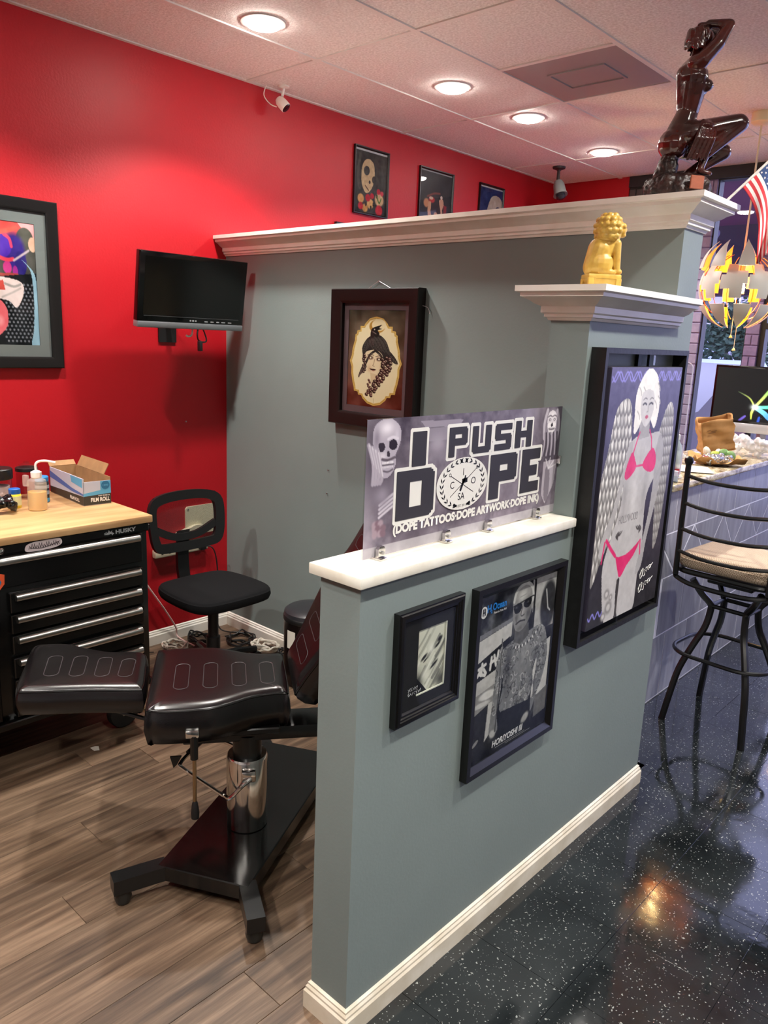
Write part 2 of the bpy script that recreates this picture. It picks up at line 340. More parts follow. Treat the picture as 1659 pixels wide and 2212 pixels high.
def flecked_tile_material():
    m = bpy.data.materials.new('black_flecked_vinyl_tile'); m.use_nodes = True; N = m.node_tree.nodes; L = m.node_tree.links; b = N['Principled BSDF']
    tc = N.new('ShaderNodeTexCoord'); g = N.new('ShaderNodeNewGeometry')
    def flecks(scale, lo, hi, warp):
        nz = N.new('ShaderNodeTexNoise'); nz.inputs['Scale'].default_value = scale*0.8; nz.inputs['Detail'].default_value = 2; L.new(g.outputs['Position'], nz.inputs['Vector'])
        mx = N.new('ShaderNodeVectorMath'); mx.operation = 'SCALE'; mx.inputs['Scale'].default_value = warp; L.new(nz.outputs['Color'], mx.inputs[0])
        ad = N.new('ShaderNodeVectorMath'); L.new(g.outputs['Position'], ad.inputs[0]); L.new(mx.outputs['Vector'], ad.inputs[1])
        v = N.new('ShaderNodeTexVoronoi'); v.inputs['Scale'].default_value = scale; L.new(ad.outputs['Vector'], v.inputs['Vector'])
        r = N.new('ShaderNodeMapRange'); r.inputs['From Min'].default_value = lo; r.inputs['From Max'].default_value = hi; r.inputs['To Min'].default_value = 1; r.inputs['To Max'].default_value = 0
        L.new(v.outputs['Distance'], r.inputs['Value']); 
        # keep only some cells
        sp = N.new('ShaderNodeSeparateColor'); L.new(v.outputs['Color'], sp.inputs['Color']); gt = N.new('ShaderNodeMath'); gt.operation = 'GREATER_THAN'; gt.inputs[1].default_value = 0.74; L.new(sp.outputs['Red'], gt.inputs[0])
        mu = N.new('ShaderNodeMath'); mu.operation = 'MULTIPLY'; L.new(r.outputs['Result'], mu.inputs[0]); L.new(gt.outputs['Value'], mu.inputs[1]); return mu.outputs['Value']
    a = flecks(85, 0.17, 0.25, 0.02); c = flecks(150, 0.16, 0.26, 0.012)
    mxm = N.new('ShaderNodeMath'); mxm.operation = 'MAXIMUM'; L.new(a, mxm.inputs[0]); L.new(c, mxm.inputs[1])
    n2 = N.new('ShaderNodeTexNoise'); n2.inputs['Scale'].default_value = 5; n2.inputs['Detail'].default_value = 5; L.new(g.outputs['Position'], n2.inputs['Vector'])
    rp = N.new('ShaderNodeValToRGB'); e = rp.color_ramp.elements; e[0].position = .35; e[0].color = lin('#131617')+(1,); e[1].position = .7; e[1].color = lin('#262a2b')+(1,); L.new(n2.outputs['Fac'], rp.inputs['Fac'])
    mix = N.new('ShaderNodeMix'); mix.data_type = 'RGBA'; L.new(mxm.outputs['Value'], mix.inputs['Factor']); L.new(rp.outputs['Color'], mix.inputs[6]); mix.inputs[7].default_value = lin('#8d908b')+(1,)
    L.new(mix.outputs[2], b.inputs['Base Color'])
    b.inputs['Roughness'].default_value = 0.06; b.inputs['Specular IOR Level'].default_value = 0.68
    rr = N.new('ShaderNodeMapRange'); rr.inputs['From Min'].default_value = .3; rr.inputs['From Max'].default_value = .8; rr.inputs['To Min'].default_value = .04; rr.inputs['To Max'].default_value = .16; L.new(n2.outputs['Fac'], rr.inputs['Value']); L.new(rr.outputs['Result'], b.inputs['Roughness'])
    n3 = N.new('ShaderNodeTexNoise'); n3.inputs['Scale'].default_value = 22; L.new(g.outputs['Position'], n3.inputs['Vector'])
    bp = N.new('ShaderNodeBump'); bp.inputs['Strength'].default_value = 0.05; bp.inputs['Distance'].default_value = 0.004; L.new(n3.outputs['Fac'], bp.inputs['Height']); L.new(bp.outputs['Normal'], b.inputs['Normal'])
    return m
M_PLANK = plank_material(); M_TILE = flecked_tile_material()
M_CEIL = mat('mineral_ceiling_tile', '#ece8e4', rough=0.85, bump=0.25, bscale=160, vary=0.25, vscale=95, col2='#d2cbc6', detail=2)
M_TBAR = mat('ceiling_grid_white', '#dad5d0', rough=0.5)
M_DARKGAP = mat('dark_joint', '#141212', rough=0.8)

# ================================================================ floors
# wood planks in the booths (x 0..HX0), running along y
fl = struct(MB().box(-0.05, HX0+0.06, -4.6, 4.05, -0.06, -0.004).build('floor', M_DARKGAP), 'wood look plank floor of the tattoo booths')
PW, PL = 0.152, 1.22
plank_me = MB().rbox(-PW/2+.0006, PW/2-.0006, -PL/2+.0006, PL/2-.0006, -0.006, 0.0, .0008, 1).mesh('plank', M_PLANK)
xi = 0; x = PW/2
while x < HX0+0.03:
    off = [0, .41, .82, .2, .61, 1.02][xi % 6]; y = -4.6+off
    while y < 4.4:
        if y+PL/2 <= 4.04 and y-PL/2 > -4.7 and not (y > PB-.1 and x > 1.6): link('plank', plank_me, fl, (x, y, 0))
        y += PL
    x += PW; xi += 1
fl2 = struct(MB().box(HX0+0.06, 6.3, -4.6, 4.05, -0.06, -0.0055).build('floor', mat('floor_joint_dark', '#0b0c0c', rough=.3)), 'glossy black flecked tile floor of the shop')
TS = 0.305
tile_me = MB().rbox(-TS/2+.0005, TS/2-.0005, -TS/2+.0005, TS/2-.0005, -0.006, 0.0, .0004, 1).mesh('floor_tile', M_TILE)
for i in range(-1, 13):
    for j in range(-10, 13):
        cx_, cy_ = 2.472+TS*(i+.5), .13+TS*(j+.5)
        if i >= 0 and cx_ < 5.4 and -2.4 < cy_ < 3.95: link('floor_tile', tile_me, fl2, (cx_, cy_, 0))
# narrow cut tiles beside the counter, beyond the partition
for j in range(2, 13):
    cy_ = .13+TS*(j+.5)
    if cy_-TS/2 > PB-0.2: o = link('floor_tile', tile_me, fl2, (2.472-TS*.48, cy_, 0)); o.scale = (.96, 1, 1)
MB().box(5.40, 6.3, -4.6, 4.05, -0.0055, 0).box(HX0+.06, 5.4, -4.6, -2.30, -0.0055, 0).build('floor_field', M_TILE, fl2)

# ================================================================ walls
struct(MB().box(-0.12, 0, -4.6, FARY+.12, -0.06, HZ+.2).build('wall_left', M_RED), 'bright red painted wall on the left')
struct(MB().box(0.0, HX, PY, PB, 0, 2.075).build('wall_partition', M_GREY), 'tall slate grey partition wall with white crown')
mbh = MB().box(HX0, HX, HY, PY, 0, 1.156).box(HX0, HX, .21, PY, 1.156, 1.76)
struct(mbh.build('wall_half', M_GREY), 'slate grey half wall rising to a short column')
struct(MB().box(6.2, 6.32, -4.6, FARY+.12, -0.06, HZ+.2).build('wall_right', mat('taupe_wall_paint', '#a8a29c', rough=.7)), 'beige wall of the shop out of view')
struct(MB().box(-0.12, 6.32, -4.72, -4.6, -0.06, HZ+.2).build('wall_front', M_CREAM), 'beige wall behind the camera')
# far (street) wall: red end piece, brick piers and glazing
struct(MB().box(0, .62, FARY, FARY+.12, 0, HZ+.2).build('wall_back', M_RED), 'red end wall of the far booth')
struct(MB().box(.62, 6.2, FARY-.01, FARY+.12, 2.86, HZ+.2).build('wall_header', mat('dark_header', '#1b1618', rough=.6)), 'dark header above the shop windows')
struct(MB().box(2.42, 6.2, FARY, FARY+.12, 0, .62).build('wall_sill', mat('sill_brick_plum', '#5d3a44', rough=.7)), 'low plum wall below the shop window')

def brick_pier(x0, x1, mb_col, joint, label, rows0=0.0, top=2.86, soldier=False):
    pr = struct(MB().box(x0+.006, x1-.006, FARY+.006, FARY+.11, 0, top).build('wall_pier', mat('mortar_'+joint[1:], joint, rough=.9)), label)
    bm_ = mat('brick_'+mb_col[1:], mb_col, rough=.65, vary=.18, vscale=30, orand=.12)
    bw = .2; rh = .075; w = x1-x0
    n = max(1, round(w/bw)); lw = w/n
    full = MB().rbox(-lw/2+.004, lw/2-.004, -.06, .06, -rh/2+.004, rh/2-.004, .003, 1).mesh('brick', bm_)
    half = MB().rbox(-lw/4+.004, lw/4-.004, -.06, .06, -rh/2+.004, rh/2-.004, .003, 1).mesh('brick', bm_)
    ztop = top-.21 if soldier else top
    k = 0; z = rh/2
    while z < ztop:
        if k % 2 == 0:
            for i in range(n): link('brick', full, pr, (x0+lw*(i+.5), FARY+.06, z))
        else:
            link('brick', half, pr, (x0+lw*.25, FARY+.06, z)); link('brick', half, pr, (x1-lw*.25, FARY+.06, z))
            for i in range(n-1): link('brick', full, pr, (x0+lw*(i+1), FARY+.06, z))
        z += rh; k += 1
    if soldier:
        m_ = max(2, round(w/.034)); sw = w/m_
        so = MB().rbox(-sw/2+.0025, sw/2-.0025, -.062, .06, -.098, .098, .003, 1).mesh('brick', bm_)
        for i in range(m_): link('brick', so, pr, (x0+sw*(i+.5), FARY+.06, top-.105))
    return pr
brick_pier(.62, .735, '#4a423f', '#2c2624', 'dark brown brick pier at the end of the far red wall')
brick_pier(1.06, 1.29, '#948aa8', '#7c7094', 'mauve painted brick pier left of the tree window', soldier=True)
brick_pier(1.61, 1.71, '#84729a', '#73648a', 'mauve brick pier behind the hanging lamp')
M_MULL = mat('dark_bronze_mullion', '#17120f', rough=.4)
def window(i, x0, x1, z0, z1, label, rails=(), t=.03):
    w = struct(MB().box(x0, x1, FARY+.055, FARY+.061, z0, z1).build('window_%d' % i, M_WINGL), label)
    fr = MB()
    fr.box(x0, x0+t, FARY+.02, FARY+.1, z0, z1).box(x1-t, x1, FARY+.02, FARY+.1, z0, z1).box(x0+t, x1-t, FARY+.02, FARY+.1, z1-t, z1).box(x0+t, x1-t, FARY+.02, FARY+.1, z0, z0+t)
    for r in rails: fr.box(x0+t, x1-t, FARY+.02, FARY+.1, r-.02, r+.02)
    fr.build('window_frame', M_MULL, w, smooth=False); return w
window(1, .735, 1.06, .3, 2.86, 'dark window between two brick piers')
window(2, 1.29, 1.61, .3, 2.86, 'narrow window with the tree behind it', t=.006)
window(3, 1.71, 2.42, 0.0, 2.86, 'shop window behind the computer', rails=(.95, 1.86, 2.68))
for k_, (a_, b_) in enumerate([(2.42, 3.36), (3.36, 4.3), (4.3, 5.24), (5.24, 6.2)]):
    window(4+k_, a_, b_, .62, 2.86, 'tall shop window pane out of the picture')

# ================================================================ ceiling: panels in a grid
ce = struct(MB().box(-.12, 6.32, -4.72, FARY+.12, HZ+.012, HZ+.2).build('ceiling', mat('plenum_dark', '#8d8682', rough=.9)), 'suspended ceiling of white mineral tiles')
GX0, GY0, FT = .543, .904, .6096
gxs = [0.0]+[GX0+FT*i for i in range(0, 10) if GX0+FT*i < 6.1]+[6.2]
gys = [-4.6]+[GY0+2*FT*j for j in range(-4, 3)]+[FARY]
M_VENT = mat('grey_ceiling_vent', '#918a8a', rough=.5)
def panel(x0, x1, y0, y1):
    link('ceiling_tile', MB().rbox(x0+.010, x1-.010, y0+.010, y1-.010, HZ-.001, HZ+.014, .003, 1).mesh('ceiling_tile', M_CEIL), ce)
for i in range(len(gxs)-1):
    for j in range(len(gys)-1):
        if abs(gxs[i]-(GX0+FT)) < .01 and abs(gys[j]-GY0) < .01:
            panel(gxs[i], gxs[i+1], gys[j], gys[j]+FT); continue      # the vent panel fills the other half
        panel(gxs[i], gxs[i+1], gys[j], gys[j+1])
for xg in gxs[1:-1]: MB().box(xg-.012, xg+.012, -4.6, FARY, HZ-.007, HZ+.002).build('ceiling_bar', M_TBAR, ce, smooth=False)
for yg in gys[1:-1]: MB().box(0, 6.2, yg-.012, yg+.012, HZ-.0065, HZ+.002).build('ceiling_bar', M_TBAR, ce, smooth=False)
vx0, vx1, vy0, vy1 = GX0+FT, GX0+2*FT, GY0+FT, GY0+2*FT
MB().box(vx0, vx1, vy0-.012, vy0+.012, HZ-.0064, HZ+.002).build('ceiling_bar', M_TBAR, ce, smooth=False)
for s_ in (0, 1): MB().box(.0 if s_ == 0 else 0, .022, -4.6, FARY, HZ-.006, HZ+.002).build('ceiling_bar', M_TBAR, ce, smooth=False) if s_ == 0 else None
vt = thing('ceiling_vent', 'square grey diffuser panel set in the ceiling grid', 'vent', ((vx0+vx1)/2, (vy0+vy1)/2, HZ))
MB().rbox(-.288, .288, -.288, .288, -.004, .012, .002, 1).build('panel', M_VENT, vt)
sq = MB()
for r_, h_ in ((.155, .010), (.135, .004)):
    pass
sq.sweep([(-.15, -.12), (-.15, .12), (.15, .12), (.15, -.12)], [(0, -.004), (0, -.010), (.012, -.010), (.012, -.004)], closed=True)
sq.build('diffuser_ridge', M_VENT, vt, smooth=False)

# ================================================================ trims
CROWN = [(0, 0), (.006, 0), (.010, .008), (.016, .010), (.016, .018), (.024, .022), (.024, .040), (.040, .048), (.052, .058), (.070, .066), (.070, .076), (.082, .080), (.082, .097), (0, .097)]
t1 = MB().sweep([(0.0, PY), (HX, PY), (HX, PB), (0.0, PB)][::1], [(o_, 2.058+h_) for o_, h_ in CROWN])
t1.box(0, HX, PY, PB, 2.07, 2.155)
struct(t1.build('trim_1', M_WHITE, ang=20), 'white crown moulding along the top of the tall partition')
t2 = MB().sweep([(HX0, .80), (HX0, .21), (HX, .21), (HX, .80)], [(o_*.97, 1.742+h_*.96) for o_, h_ in CROWN])
t2.box(HX0, HX, .21, .777, 1.75, 1.835)
struct(t2.build('trim_2', M_WHITE, ang=20), 'white crown moulding capping the short column')
struct(MB().rbox(2.316, 2.479, -.697, .209, 1.155, 1.181, .003, 2).build('trim_3', mat('white_board_paint', '#eae6dc', rough=.5, vary=.12, vscale=14, col2='#d8d2c2')), 'white painted board on top of the half wall')
BASE = [(0, 0), (.014, 0), (.014, .050), (.010, .056), (.010, .062), (.006, .068), (.006, .073), (0, .078)]
BASE = [(o_, h_) for o_, h_ in BASE]
struct(MB().sweep([(HX0, PY), (HX0, HY), (HX, HY), (HX, PB), (HX-.3, PB)], BASE).build('baseboard_half', mat('baseboard_cream', '#e4dccb', rough=.4, vary=.2, vscale=12, col2='#cfc4ae'), ang=20), 'cream baseboard around the half wall')
struct(MB().sweep([(0, -4.6), (0, PY), (HX0, PY)], BASE).build('baseboard_left', M_WHITE, ang=20), 'white baseboard in the corner of the booth')
struct(MB().sweep([(HX0, PB), (0, PB), (0, FARY), (.62, FARY)], BASE).build('baseboard_far', M_WHITE, ang=20), 'white baseboard of the far booth')

# ================================================================ recessed lights
M_LED = mat('led_lens', '#ffffff', emit='#fff8ee', estr=50.0)
def downlight(x, y, label, vis):
    t = thing('ceiling_light', label, 'light', (x, y, HZ), 0, 'recessed round ceiling lights')
    MB().lathe([(.095, -.0005), (.094, -.006), (.078, -.009), (.074, -.004), (.074, .012)], 28).build('trim_ring', M_TBAR, t)
    MB().lathe([(.073, -.004), (.070, -.016), (.060, -.020), (.001, -.021)], 28).build('lens', M_LED, t)
    l = bpy.data.lights.new('led', 'SPOT'); l.spot_size = math.radians(126); l.spot_blend = .45; l.shadow_soft_size = .05; l.energy = LED_POWER; l.color = LED_COLOR
    o = bpy.data.objects.new('led', l); COL.objects.link(o); o.parent = t; o.location = (0, 0, -.026)
for (x_, y_), lb in zip(LED_VISIBLE, ['round recessed ceiling light nearest the camera, left of the others', 'round recessed ceiling light, second from the left, below the vent panel', 'round recessed ceiling light, third from the left', 'round recessed ceiling light farthest away, beside the statue']):
    downlight(x_, y_, lb, True)
for (x_, y_), w_ in zip(LED_HIDDEN, ['above the client chair', 'over the near end of the tool cabinet', 'above the walkway by the half wall', 'nearly above the camera', 'behind the camera', 'far right behind the camera', 'right of the bar stool', 'at the booth entrance', 'between stool and shop window']): downlight(x_, y_, 'round recessed ceiling light out of view, '+w_, False)
# ================================================================ framed pictures
def frame_ring(w, h, b, d, style=0):
    prof = {0: [(0, 0), (0, d*.9), (-.004, d), (-b*.8, d*.82), (-b, d*.7), (-b, .002)],
            1: [(0, 0), (0, d*.8), (-b*.12, d*.8), (-b*.2, d*.95), (-b*.45, d), (-b*.5, d*.86), (-b*.62, d*.86), (-b*.68, d*.7), (-b*.85, d*.7), (-b, d*.5), (-b, .002)],
            2: [(0, 0), (0, d), (-b*.5, d), (-b, d*.45), (-b, .002)]}[style]
    return MB().sweep([(-w/2, -h/2), (w/2, -h/2), (w/2, h/2), (-w/2, h/2)], prof, closed=True, fn=lambda x, z, k: (x, -k, z))
def picture(name, label, loc, rotz, w, h, b, d, fm, ink, style=0, mount=None, mw=0.0, slip=None, glass=True, group=None, pshift=(0, 0), pw=None, ph=None, cat='picture', depth_print=None):
    t = thing(name, label, cat, loc, rotz, group)
    frame_ring(w, h, b, d, style).build('frame', fm, t, ang=25)
    iw, ih = w-2*b, h-2*b
    MB().box(-iw/2-.003, iw/2+.003, -.004, -.001, -ih/2-.003, ih/2+.003).build('backing', mat('backing_board', '#2a2725', rough=.8), t, smooth=False)
    yp = -d*.35
    if mount is not None:
        pw = pw or iw-2*mw; ph = ph or ih-2*mw; x0, z0 = pshift
        mo = MB(); mo.sweep([(x0-pw/2, z0-ph/2), (x0+pw/2, z0-ph/2), (x0+pw/2, z0+ph/2), (x0-pw/2, z0+ph/2)], [(0, -yp-.001), (0, -yp+.0015), (0.0001, -yp+.0015)], closed=True, fn=lambda x, z, k: (x, -k, z))
        a, b2, c, e = -iw/2, iw/2, -ih/2, ih/2
        mo.box(a, x0-pw/2, yp-.0015, yp, c, e).box(x0+pw/2, b2, yp-.0015, yp, c, e).box(x0-pw/2, x0+pw/2, yp-.0015, yp, c, z0-ph/2).box(x0-pw/2, x0+pw/2, yp-.0015, yp, z0+ph/2, e)
        mo.build('mount', mount, t, smooth=False)
        if slip is not None:
            sl = MB(); q = .003
            sl.box(x0+pw/2-q, x0+pw/2+.0005, yp-.003, yp, z0-ph/2, z0+ph/2).box(x0-pw/2, x0+pw/2, yp-.003, yp, z0-ph/2, z0-ph/2+q)
            sl.build('slip', slip, t, smooth=False)
    else: pw, ph = iw+.002, ih+.002
    ink.build('print', pw, ph, t, (pshift[0], yp+.0008, pshift[1]))
    if glass: MB().box(-iw/2, iw/2, yp-.0052, yp-.0040, -ih/2, ih/2).build('glass', M_GLASS, t, smooth=False)
    return t, yp
R90 = PI/2
M_FRB = mat('black_frame', '#0b0909', rough=.32, spec=.5)
M_FRBR = mat('dark_walnut_frame', '#100706', rough=.38, spec=.35)

# ---- big picture on the red wall, cut by the left edge of the photograph
k = Ink(150, 170, '#4b4a45')
k.poly([(.3, 0), (1, 0), (1, .14), (.85, .10), (.7, .12), (.55, .2), (.3, .2)], '#d9524e'); k.poly([(.8, 0), (1, 0), (1, .2), (.9, .1)], '#e9a5a6')
k.ell(.88, .13, .10, .09, '#55544b'); k.ell(.97, .17, .05, .06, '#d9b199'); k.ell(.74, .24, .16, .17, '#3b2a80', soft=.3); k.ell(.62, .2, .1, .09, '#5430a8'); k.ell(.82, .33, .07, .1, '#2e2470')
k.line([(.64, .11), (.7, .14), (.72, .2)], .014, '#e0466a', smooth=4); k.line([(.55, .1), (.66, .08), (.78, .05)], .018, '#e65d50', smooth=4); k.line([(.56, .29), (.66, .31), (.73, .3)], .016, '#e0485c', smooth=4); k.line([(.74, .31), (.84, .26), (.92, .22)], .009, '#bdaab0', smooth=4)
k.ell(.66, .37, .05, .05, '#c23a80'); k.ell(.75, .4, .03, .05, '#9a2c86'); k.poly([(.5, .42), (.78, .41), (.78, .45), (.5, .46)], '#a4423f')
k.poly([(.5, .45), (1, .4), (1, 1), (.5, 1)], '#17191c')
for j in range(16):
    for i in range(9):
        k.ell(.60+i*.048+(j % 2)*.024, .50+j*.031, .014, .011, '#7d7f86', soft=.3)
k.spoly([(.5, .46), (.72, .46), (.83, .5), (.82, .6), (.74, .69), (.66, .64), (.5, .6)], '#dcc7c3'); k.line([(.62, .5), (.72, .52), (.8, .5)], .01, '#9b948f', smooth=4); k.line([(.58, .61), (.7, .57), (.8, .53)], .008, '#b5a9a4', smooth=4); k.poly([(.5, .5), (.6, .47), (.62, .55), (.5, .56)], '#c4493f')
k.spoly([(.5, .64), (.58, .65), (.63, .72), (.63, .82), (.57, .89), (.5, .9)], '#d9626a'); k.ell(.53, .8, .07, .06, '#e58d92', soft=.6)
k.spoly([(.83, .30), (.92, .37), (.95, .5), (.95, .7), (.93, .88), (.9, 1.0), (1.02, 1.0), (1.0, .6), (.98, .42), (.9, .34)], '#8fb2c4'); k.noise(.10, 10)
picture('framed_picture', 'large black framed colourful picture on red wall at left edge', (0.0, -.422, 1.833), R90, .56, .713, .05, .028, M_FRB, k, mount=mat('grey_mount', '#6f7472', rough=.8), mw=.05, style=0)

# ---- three small posters high on the red wall, and one peeking over the partition
k = Ink(110, 140, '#34332f'); k.noise(.12, 5)
k.spoly([(.27, .2), (.42, .14), (.58, .22), (.6, .45), (.5, .62), (.35, .68), (.22, .55), (.2, .35)], '#c9ac83'); k.ell(.36, .33, .09, .075, '#3a3a36', rot=.5); k.ell(.6, .45, .07, .06, '#3d3a34'); k.ell(.46, .5, .03, .03, '#45322a'); k.line([(.33, .57), (.43, .63)], .01, '#5c4032')
k.line([(.15, .1), (.1, .4), (.16, .62)], .03, '#4a4740', smooth=5); k.line([(.65, .15), (.72, .35), (.7, .55)], .035, '#3b3530', smooth=5)
for (x, y, r, c) in [(.2, .78, .11, '#d39a5f'), (.34, .92, .1, '#c98f52'), (.5, .84, .12, '#d8a76a'), (.78, .75, .16, '#d5b184'), (.42, .75, .09, '#b8202c'), (.55, .71, .07, '#c52a38'), (.2, .9, .09, '#b5242f'), (.78, .92, .13, '#c02834'), (.75, .62, .07, '#bd2a3a'), (.86, .64, .06, '#c83644')]: k.ell(x, y, r, r*.75, c, soft=.25)
for (x, y) in [(.36, .86), (.6, .84), (.52, .9), (.7, .7)]: k.ell(x, y, .03, .035, '#3a2a20')
k.line([(.7, .7), (.78, .8), (.84, .72)], .012, '#5b7a3a', smooth=4); k.noise(.1, 24); k.a[:5] = .78
picture('framed_poster', 'black framed painted face and red roses poster on red wall', (0, 1.858, 2.60), R90, .305, .385, .013, .016, M_FRB, k, style=2, group='small posters high on the red wall')
k = Ink(110, 130, '#2d2c2f'); k.glow(.5, .7, .4, .25, '#4a3030', al=.7); k.noise(.06, 6)
k.line([(.25, .5), (.45, .42), (.62, .4)], .02, '#7a3a34', smooth=4); k.ell(.22, .63, .10, .10, '#c98a63', soft=.3); k.ell(.38, .55, .11, .07, '#b53034', soft=.3); k.ell(.36, .52, .06, .03, '#d8b59c'); k.spoly([(.28, .62), (.36, .6), (.36, .8), (.42, .87), (.28, .86)], '#d09a78'); k.ell(.52, .83, .07, .07, '#c99272', soft=.3)
k.spoly([(.62, .52), (.72, .5), (.76, .6), (.72, .72), (.78, .9), (.7, .88), (.66, .7), (.62, .6)], '#cf9a80'); k.ell(.68, .47, .035, .035, '#d9c4b8'); k.poly([(.76, .6), (.86, .62), (.84, .85), (.77, .8)], '#8e2c30'); k.ell(.55, .93, .25, .04, '#6d2326', soft=.5); k.a[:4] = .62
picture('framed_poster', 'black framed dark poster with two pale figures on red wall', (0, 2.492, 2.605), R90, .36, .35, .013, .016, M_FRB, k, style=2, group='small posters high on the red wall')
k = Ink(100, 120, '#24305f'); k.noise(.1, 6)
k.spoly([(.1, 1), (.3, .55), (.5, .2), (.8, .15), (1.0, .25), (1, .4), (.85, .35), (.7, .4), (.5, .7), (.4, 1)], '#b9a99c'); k.spoly([(.45, .9), (.55, .55), (.75, .38), (1, .45), (1, 1), (.5, 1)], '#5c463d'); k.ell(.75, .75, .11, .15, '#c3beba', soft=.4); k.ell(.68, .68, .04, .04, '#2b2422'); k.ell(.83, .68, .04, .04, '#2b2422'); k.noise(.1, 14); k.a[:4] = .75
picture('framed_poster', 'black framed pale hooded figure poster on red wall, farthest away', (0, 3.13, 2.595), R90, .305, .38, .013, .016, M_FRB, k, style=2, group='small posters high on the red wall')
k = Ink(40, 30, '#1c1c1e'); k.noise(.1, 5)
picture('framed_poster', 'black picture frame just peeking above the white crown of the partition', (0, 1.656, 2.19), R90, .19, .29, .016, .02, M_FRB, k, style=2, group='small posters high on the red wall')

# ---- portrait in the gold cartouche on the tall partition
k = Ink(200, 300, '#4a3a2a'); k.grad('#4b4334', '#5a241a'); k.noise(.16, 7)
cart = [(.5, .065), (.62, .085), (.70, .14), (.72, .165), (.785, .165), (.785, .205), (.84, .21), (.85, .245), (.875, .25), (.88, .31), (.92, .4), (.93, .47), (.965, .53), (.93, .59), (.93, .66), (.9, .76), (.88, .80), (.87, .845), (.80, .85), (.79, .885), (.73, .885), (.71, .915), (.62, .965), (.5, .985)]
cart = cart + [(1-x, y) for x, y in cart[::-1]]
def grow(P, g): return [(.5+(x-.5)*(1+g), .525+(y-.525)*(1+g*.65)) for x, y in P]
k.poly(cart, '#d7ab52'); k.poly(grow(cart, -.045), '#8a6a2c'); k.poly(grow(cart, -.06), '#e3bb64'); k.poly(grow(cart, -.085), '#ecdcb0')
k.glow(.5, .5, .45, .4, '#f0e4c4', al=.6)
k.ell(.515, .165, .14, .068, '#b98a3a'); k.ell(.545, .150, .125, .060, '#ecdcb0')
def plume(x0, y0, x1, y1, w, c1, c2):
    mx, my = (x0+x1)/2, (y0+y1)/2; dx, dy = x1-x0, y1-y0; L_ = math.hypot(dx, dy); nx, ny = -dy/L_*w, dx/L_*w
    k.spoly([(x0, y0), (mx-dx*.2+nx, my-dy*.2+ny), (mx+dx*.25+nx*.8, my+dy*.25+ny*.8), (x1, y1), (mx+dx*.25-nx*.8, my+dy*.25-ny*.8), (mx-dx*.2-nx, my-dy*.2-ny)], c1, n=4); k.line([(x0, y0), (x1, y1)], .0018, c2)
    for q in range(4): t2 = .3+.17*q; k.line([(x0+dx*t2, y0+dy*t2), (x0+dx*(t2+.12)+nx*.8, y0+dy*(t2+.12)+ny*.8)], .0014, c2); k.line([(x0+dx*t2, y0+dy*t2), (x0+dx*(t2+.12)-nx*.8, y0+dy*(t2+.12)-ny*.8)], .0014, c2)
plume(.66, .40, .90, .535, .035, '#2b2725', '#75695e'); plume(.34, .52, .20, .70, .022, '#3a2b2a', '#8a7468'); plume(.36, .55, .25, .66, .02, '#33272a', '#8a7468')
k.spoly([(.27, .46), (.26, .38), (.33, .30), (.42, .26), (.56, .25), (.68, .31), (.74, .40), (.76, .50), (.68, .56), (.62, .47), (.5, .415), (.4, .45), (.33, .56), (.28, .53)], '#2f2928')
k.spoly([(.32, .44), (.38, .415), (.5, .405), (.61, .44), (.65, .52), (.64, .59), (.58, .65), (.50, .685), (.43, .655), (.36, .59), (.32, .51)], '#ead6b0')
k.glow(.40, .60, .05, .05, '#c79f78', al=.5); k.glow(.61, .58, .04, .06, '#c79f78', al=.5); k.poly([(.42, .64), (.56, .66), (.55, .74), (.44, .74)], '#dcc29a')
k.line([(.50, .41), (.40, .46), (.33, .55)], .012, '#2a2322', smooth=4); k.line([(.50, .41), (.60, .46), (.655, .55)], .012, '#2a2322', smooth=4); k.line([(.44, .44), (.37, .5)], .006, '#6a5a50'); k.line([(.56, .44), (.63, .5)], .006, '#6a5a50')
for (x, y) in [(.417, .486), (.568, .498)]: k.ell(x, y, .062, .026, '#5a342c', soft=.7); k.ell(x, y, .04, .014, '#2a1614', soft=.4); k.ell(x, y, .018, .010, '#efe2c6', soft=.2); k.line([(x-.06, y-.025), (x, y-.036), (x+.055, y-.025)], .003, '#3a2622', smooth=3)
k.line([(.49, .50), (.475, .55), (.46, .566), (.49, .572)], .0025, '#7a5a45', smooth=3); k.ell(.47, .607, .058, .010, '#2e1512', soft=.3); k.ell(.475, .617, .03, .007, '#a8705c', soft=.4); k.line([(.41, .600), (.445, .602)], .003, '#2e1512')
k.spoly([(.40, .25), (.42, .19), (.50, .165), (.60, .148), (.555, .178), (.60, .19), (.53, .205), (.56, .24), (.52, .27), (.42, .28)], '#231e1d'); k.ell(.47, .196, .012, .006, '#cbbfae'); k.line([(.44, .22), (.5, .24)], .004, '#8d7b74')
for (x0, y0, x1, y1) in [(.52, .27, .68, .43), (.46, .27, .62, .42), (.58, .27, .73, .42), (.42, .29, .55, .41), (.40, .29, .47, .40), (.37, .29, .35, .40), (.35, .31, .29, .44), (.62, .30, .76, .45)]: plume(x0, y0, x1, y1, .032, '#4c4743', '#171312')
def curl(x, y, r, c): k.ell(x, y, r, r*.55, c, rot=.5, soft=.2); k.ell(x+r*.15, y-r*.08, r*.6, r*.3, '#c9ab98', rot=.5, soft=.5); k.ell(x+r*.1, y+r*.05, r*.35, r*.16, c, rot=.5, soft=.3)
for i in range(46):
    t2 = i/45; cxx = .70 if t2 < .3 else .70-.30*(t2-.3)/.7; x_ = cxx+.075*math.sin(i*2.4)*(1-.35*t2); y_ = .48+.40*t2; curl(x_, y_, .042-.008*t2, '#3d2220' if i % 2 else '#26130f')
for i in range(9): curl(.30+.02*math.sin(i*2), .46+.022*i, .028, '#33211f')
for i in range(7): curl(.40+.02*math.sin(i*2), .72+.022*i, .026, '#4a2a26')
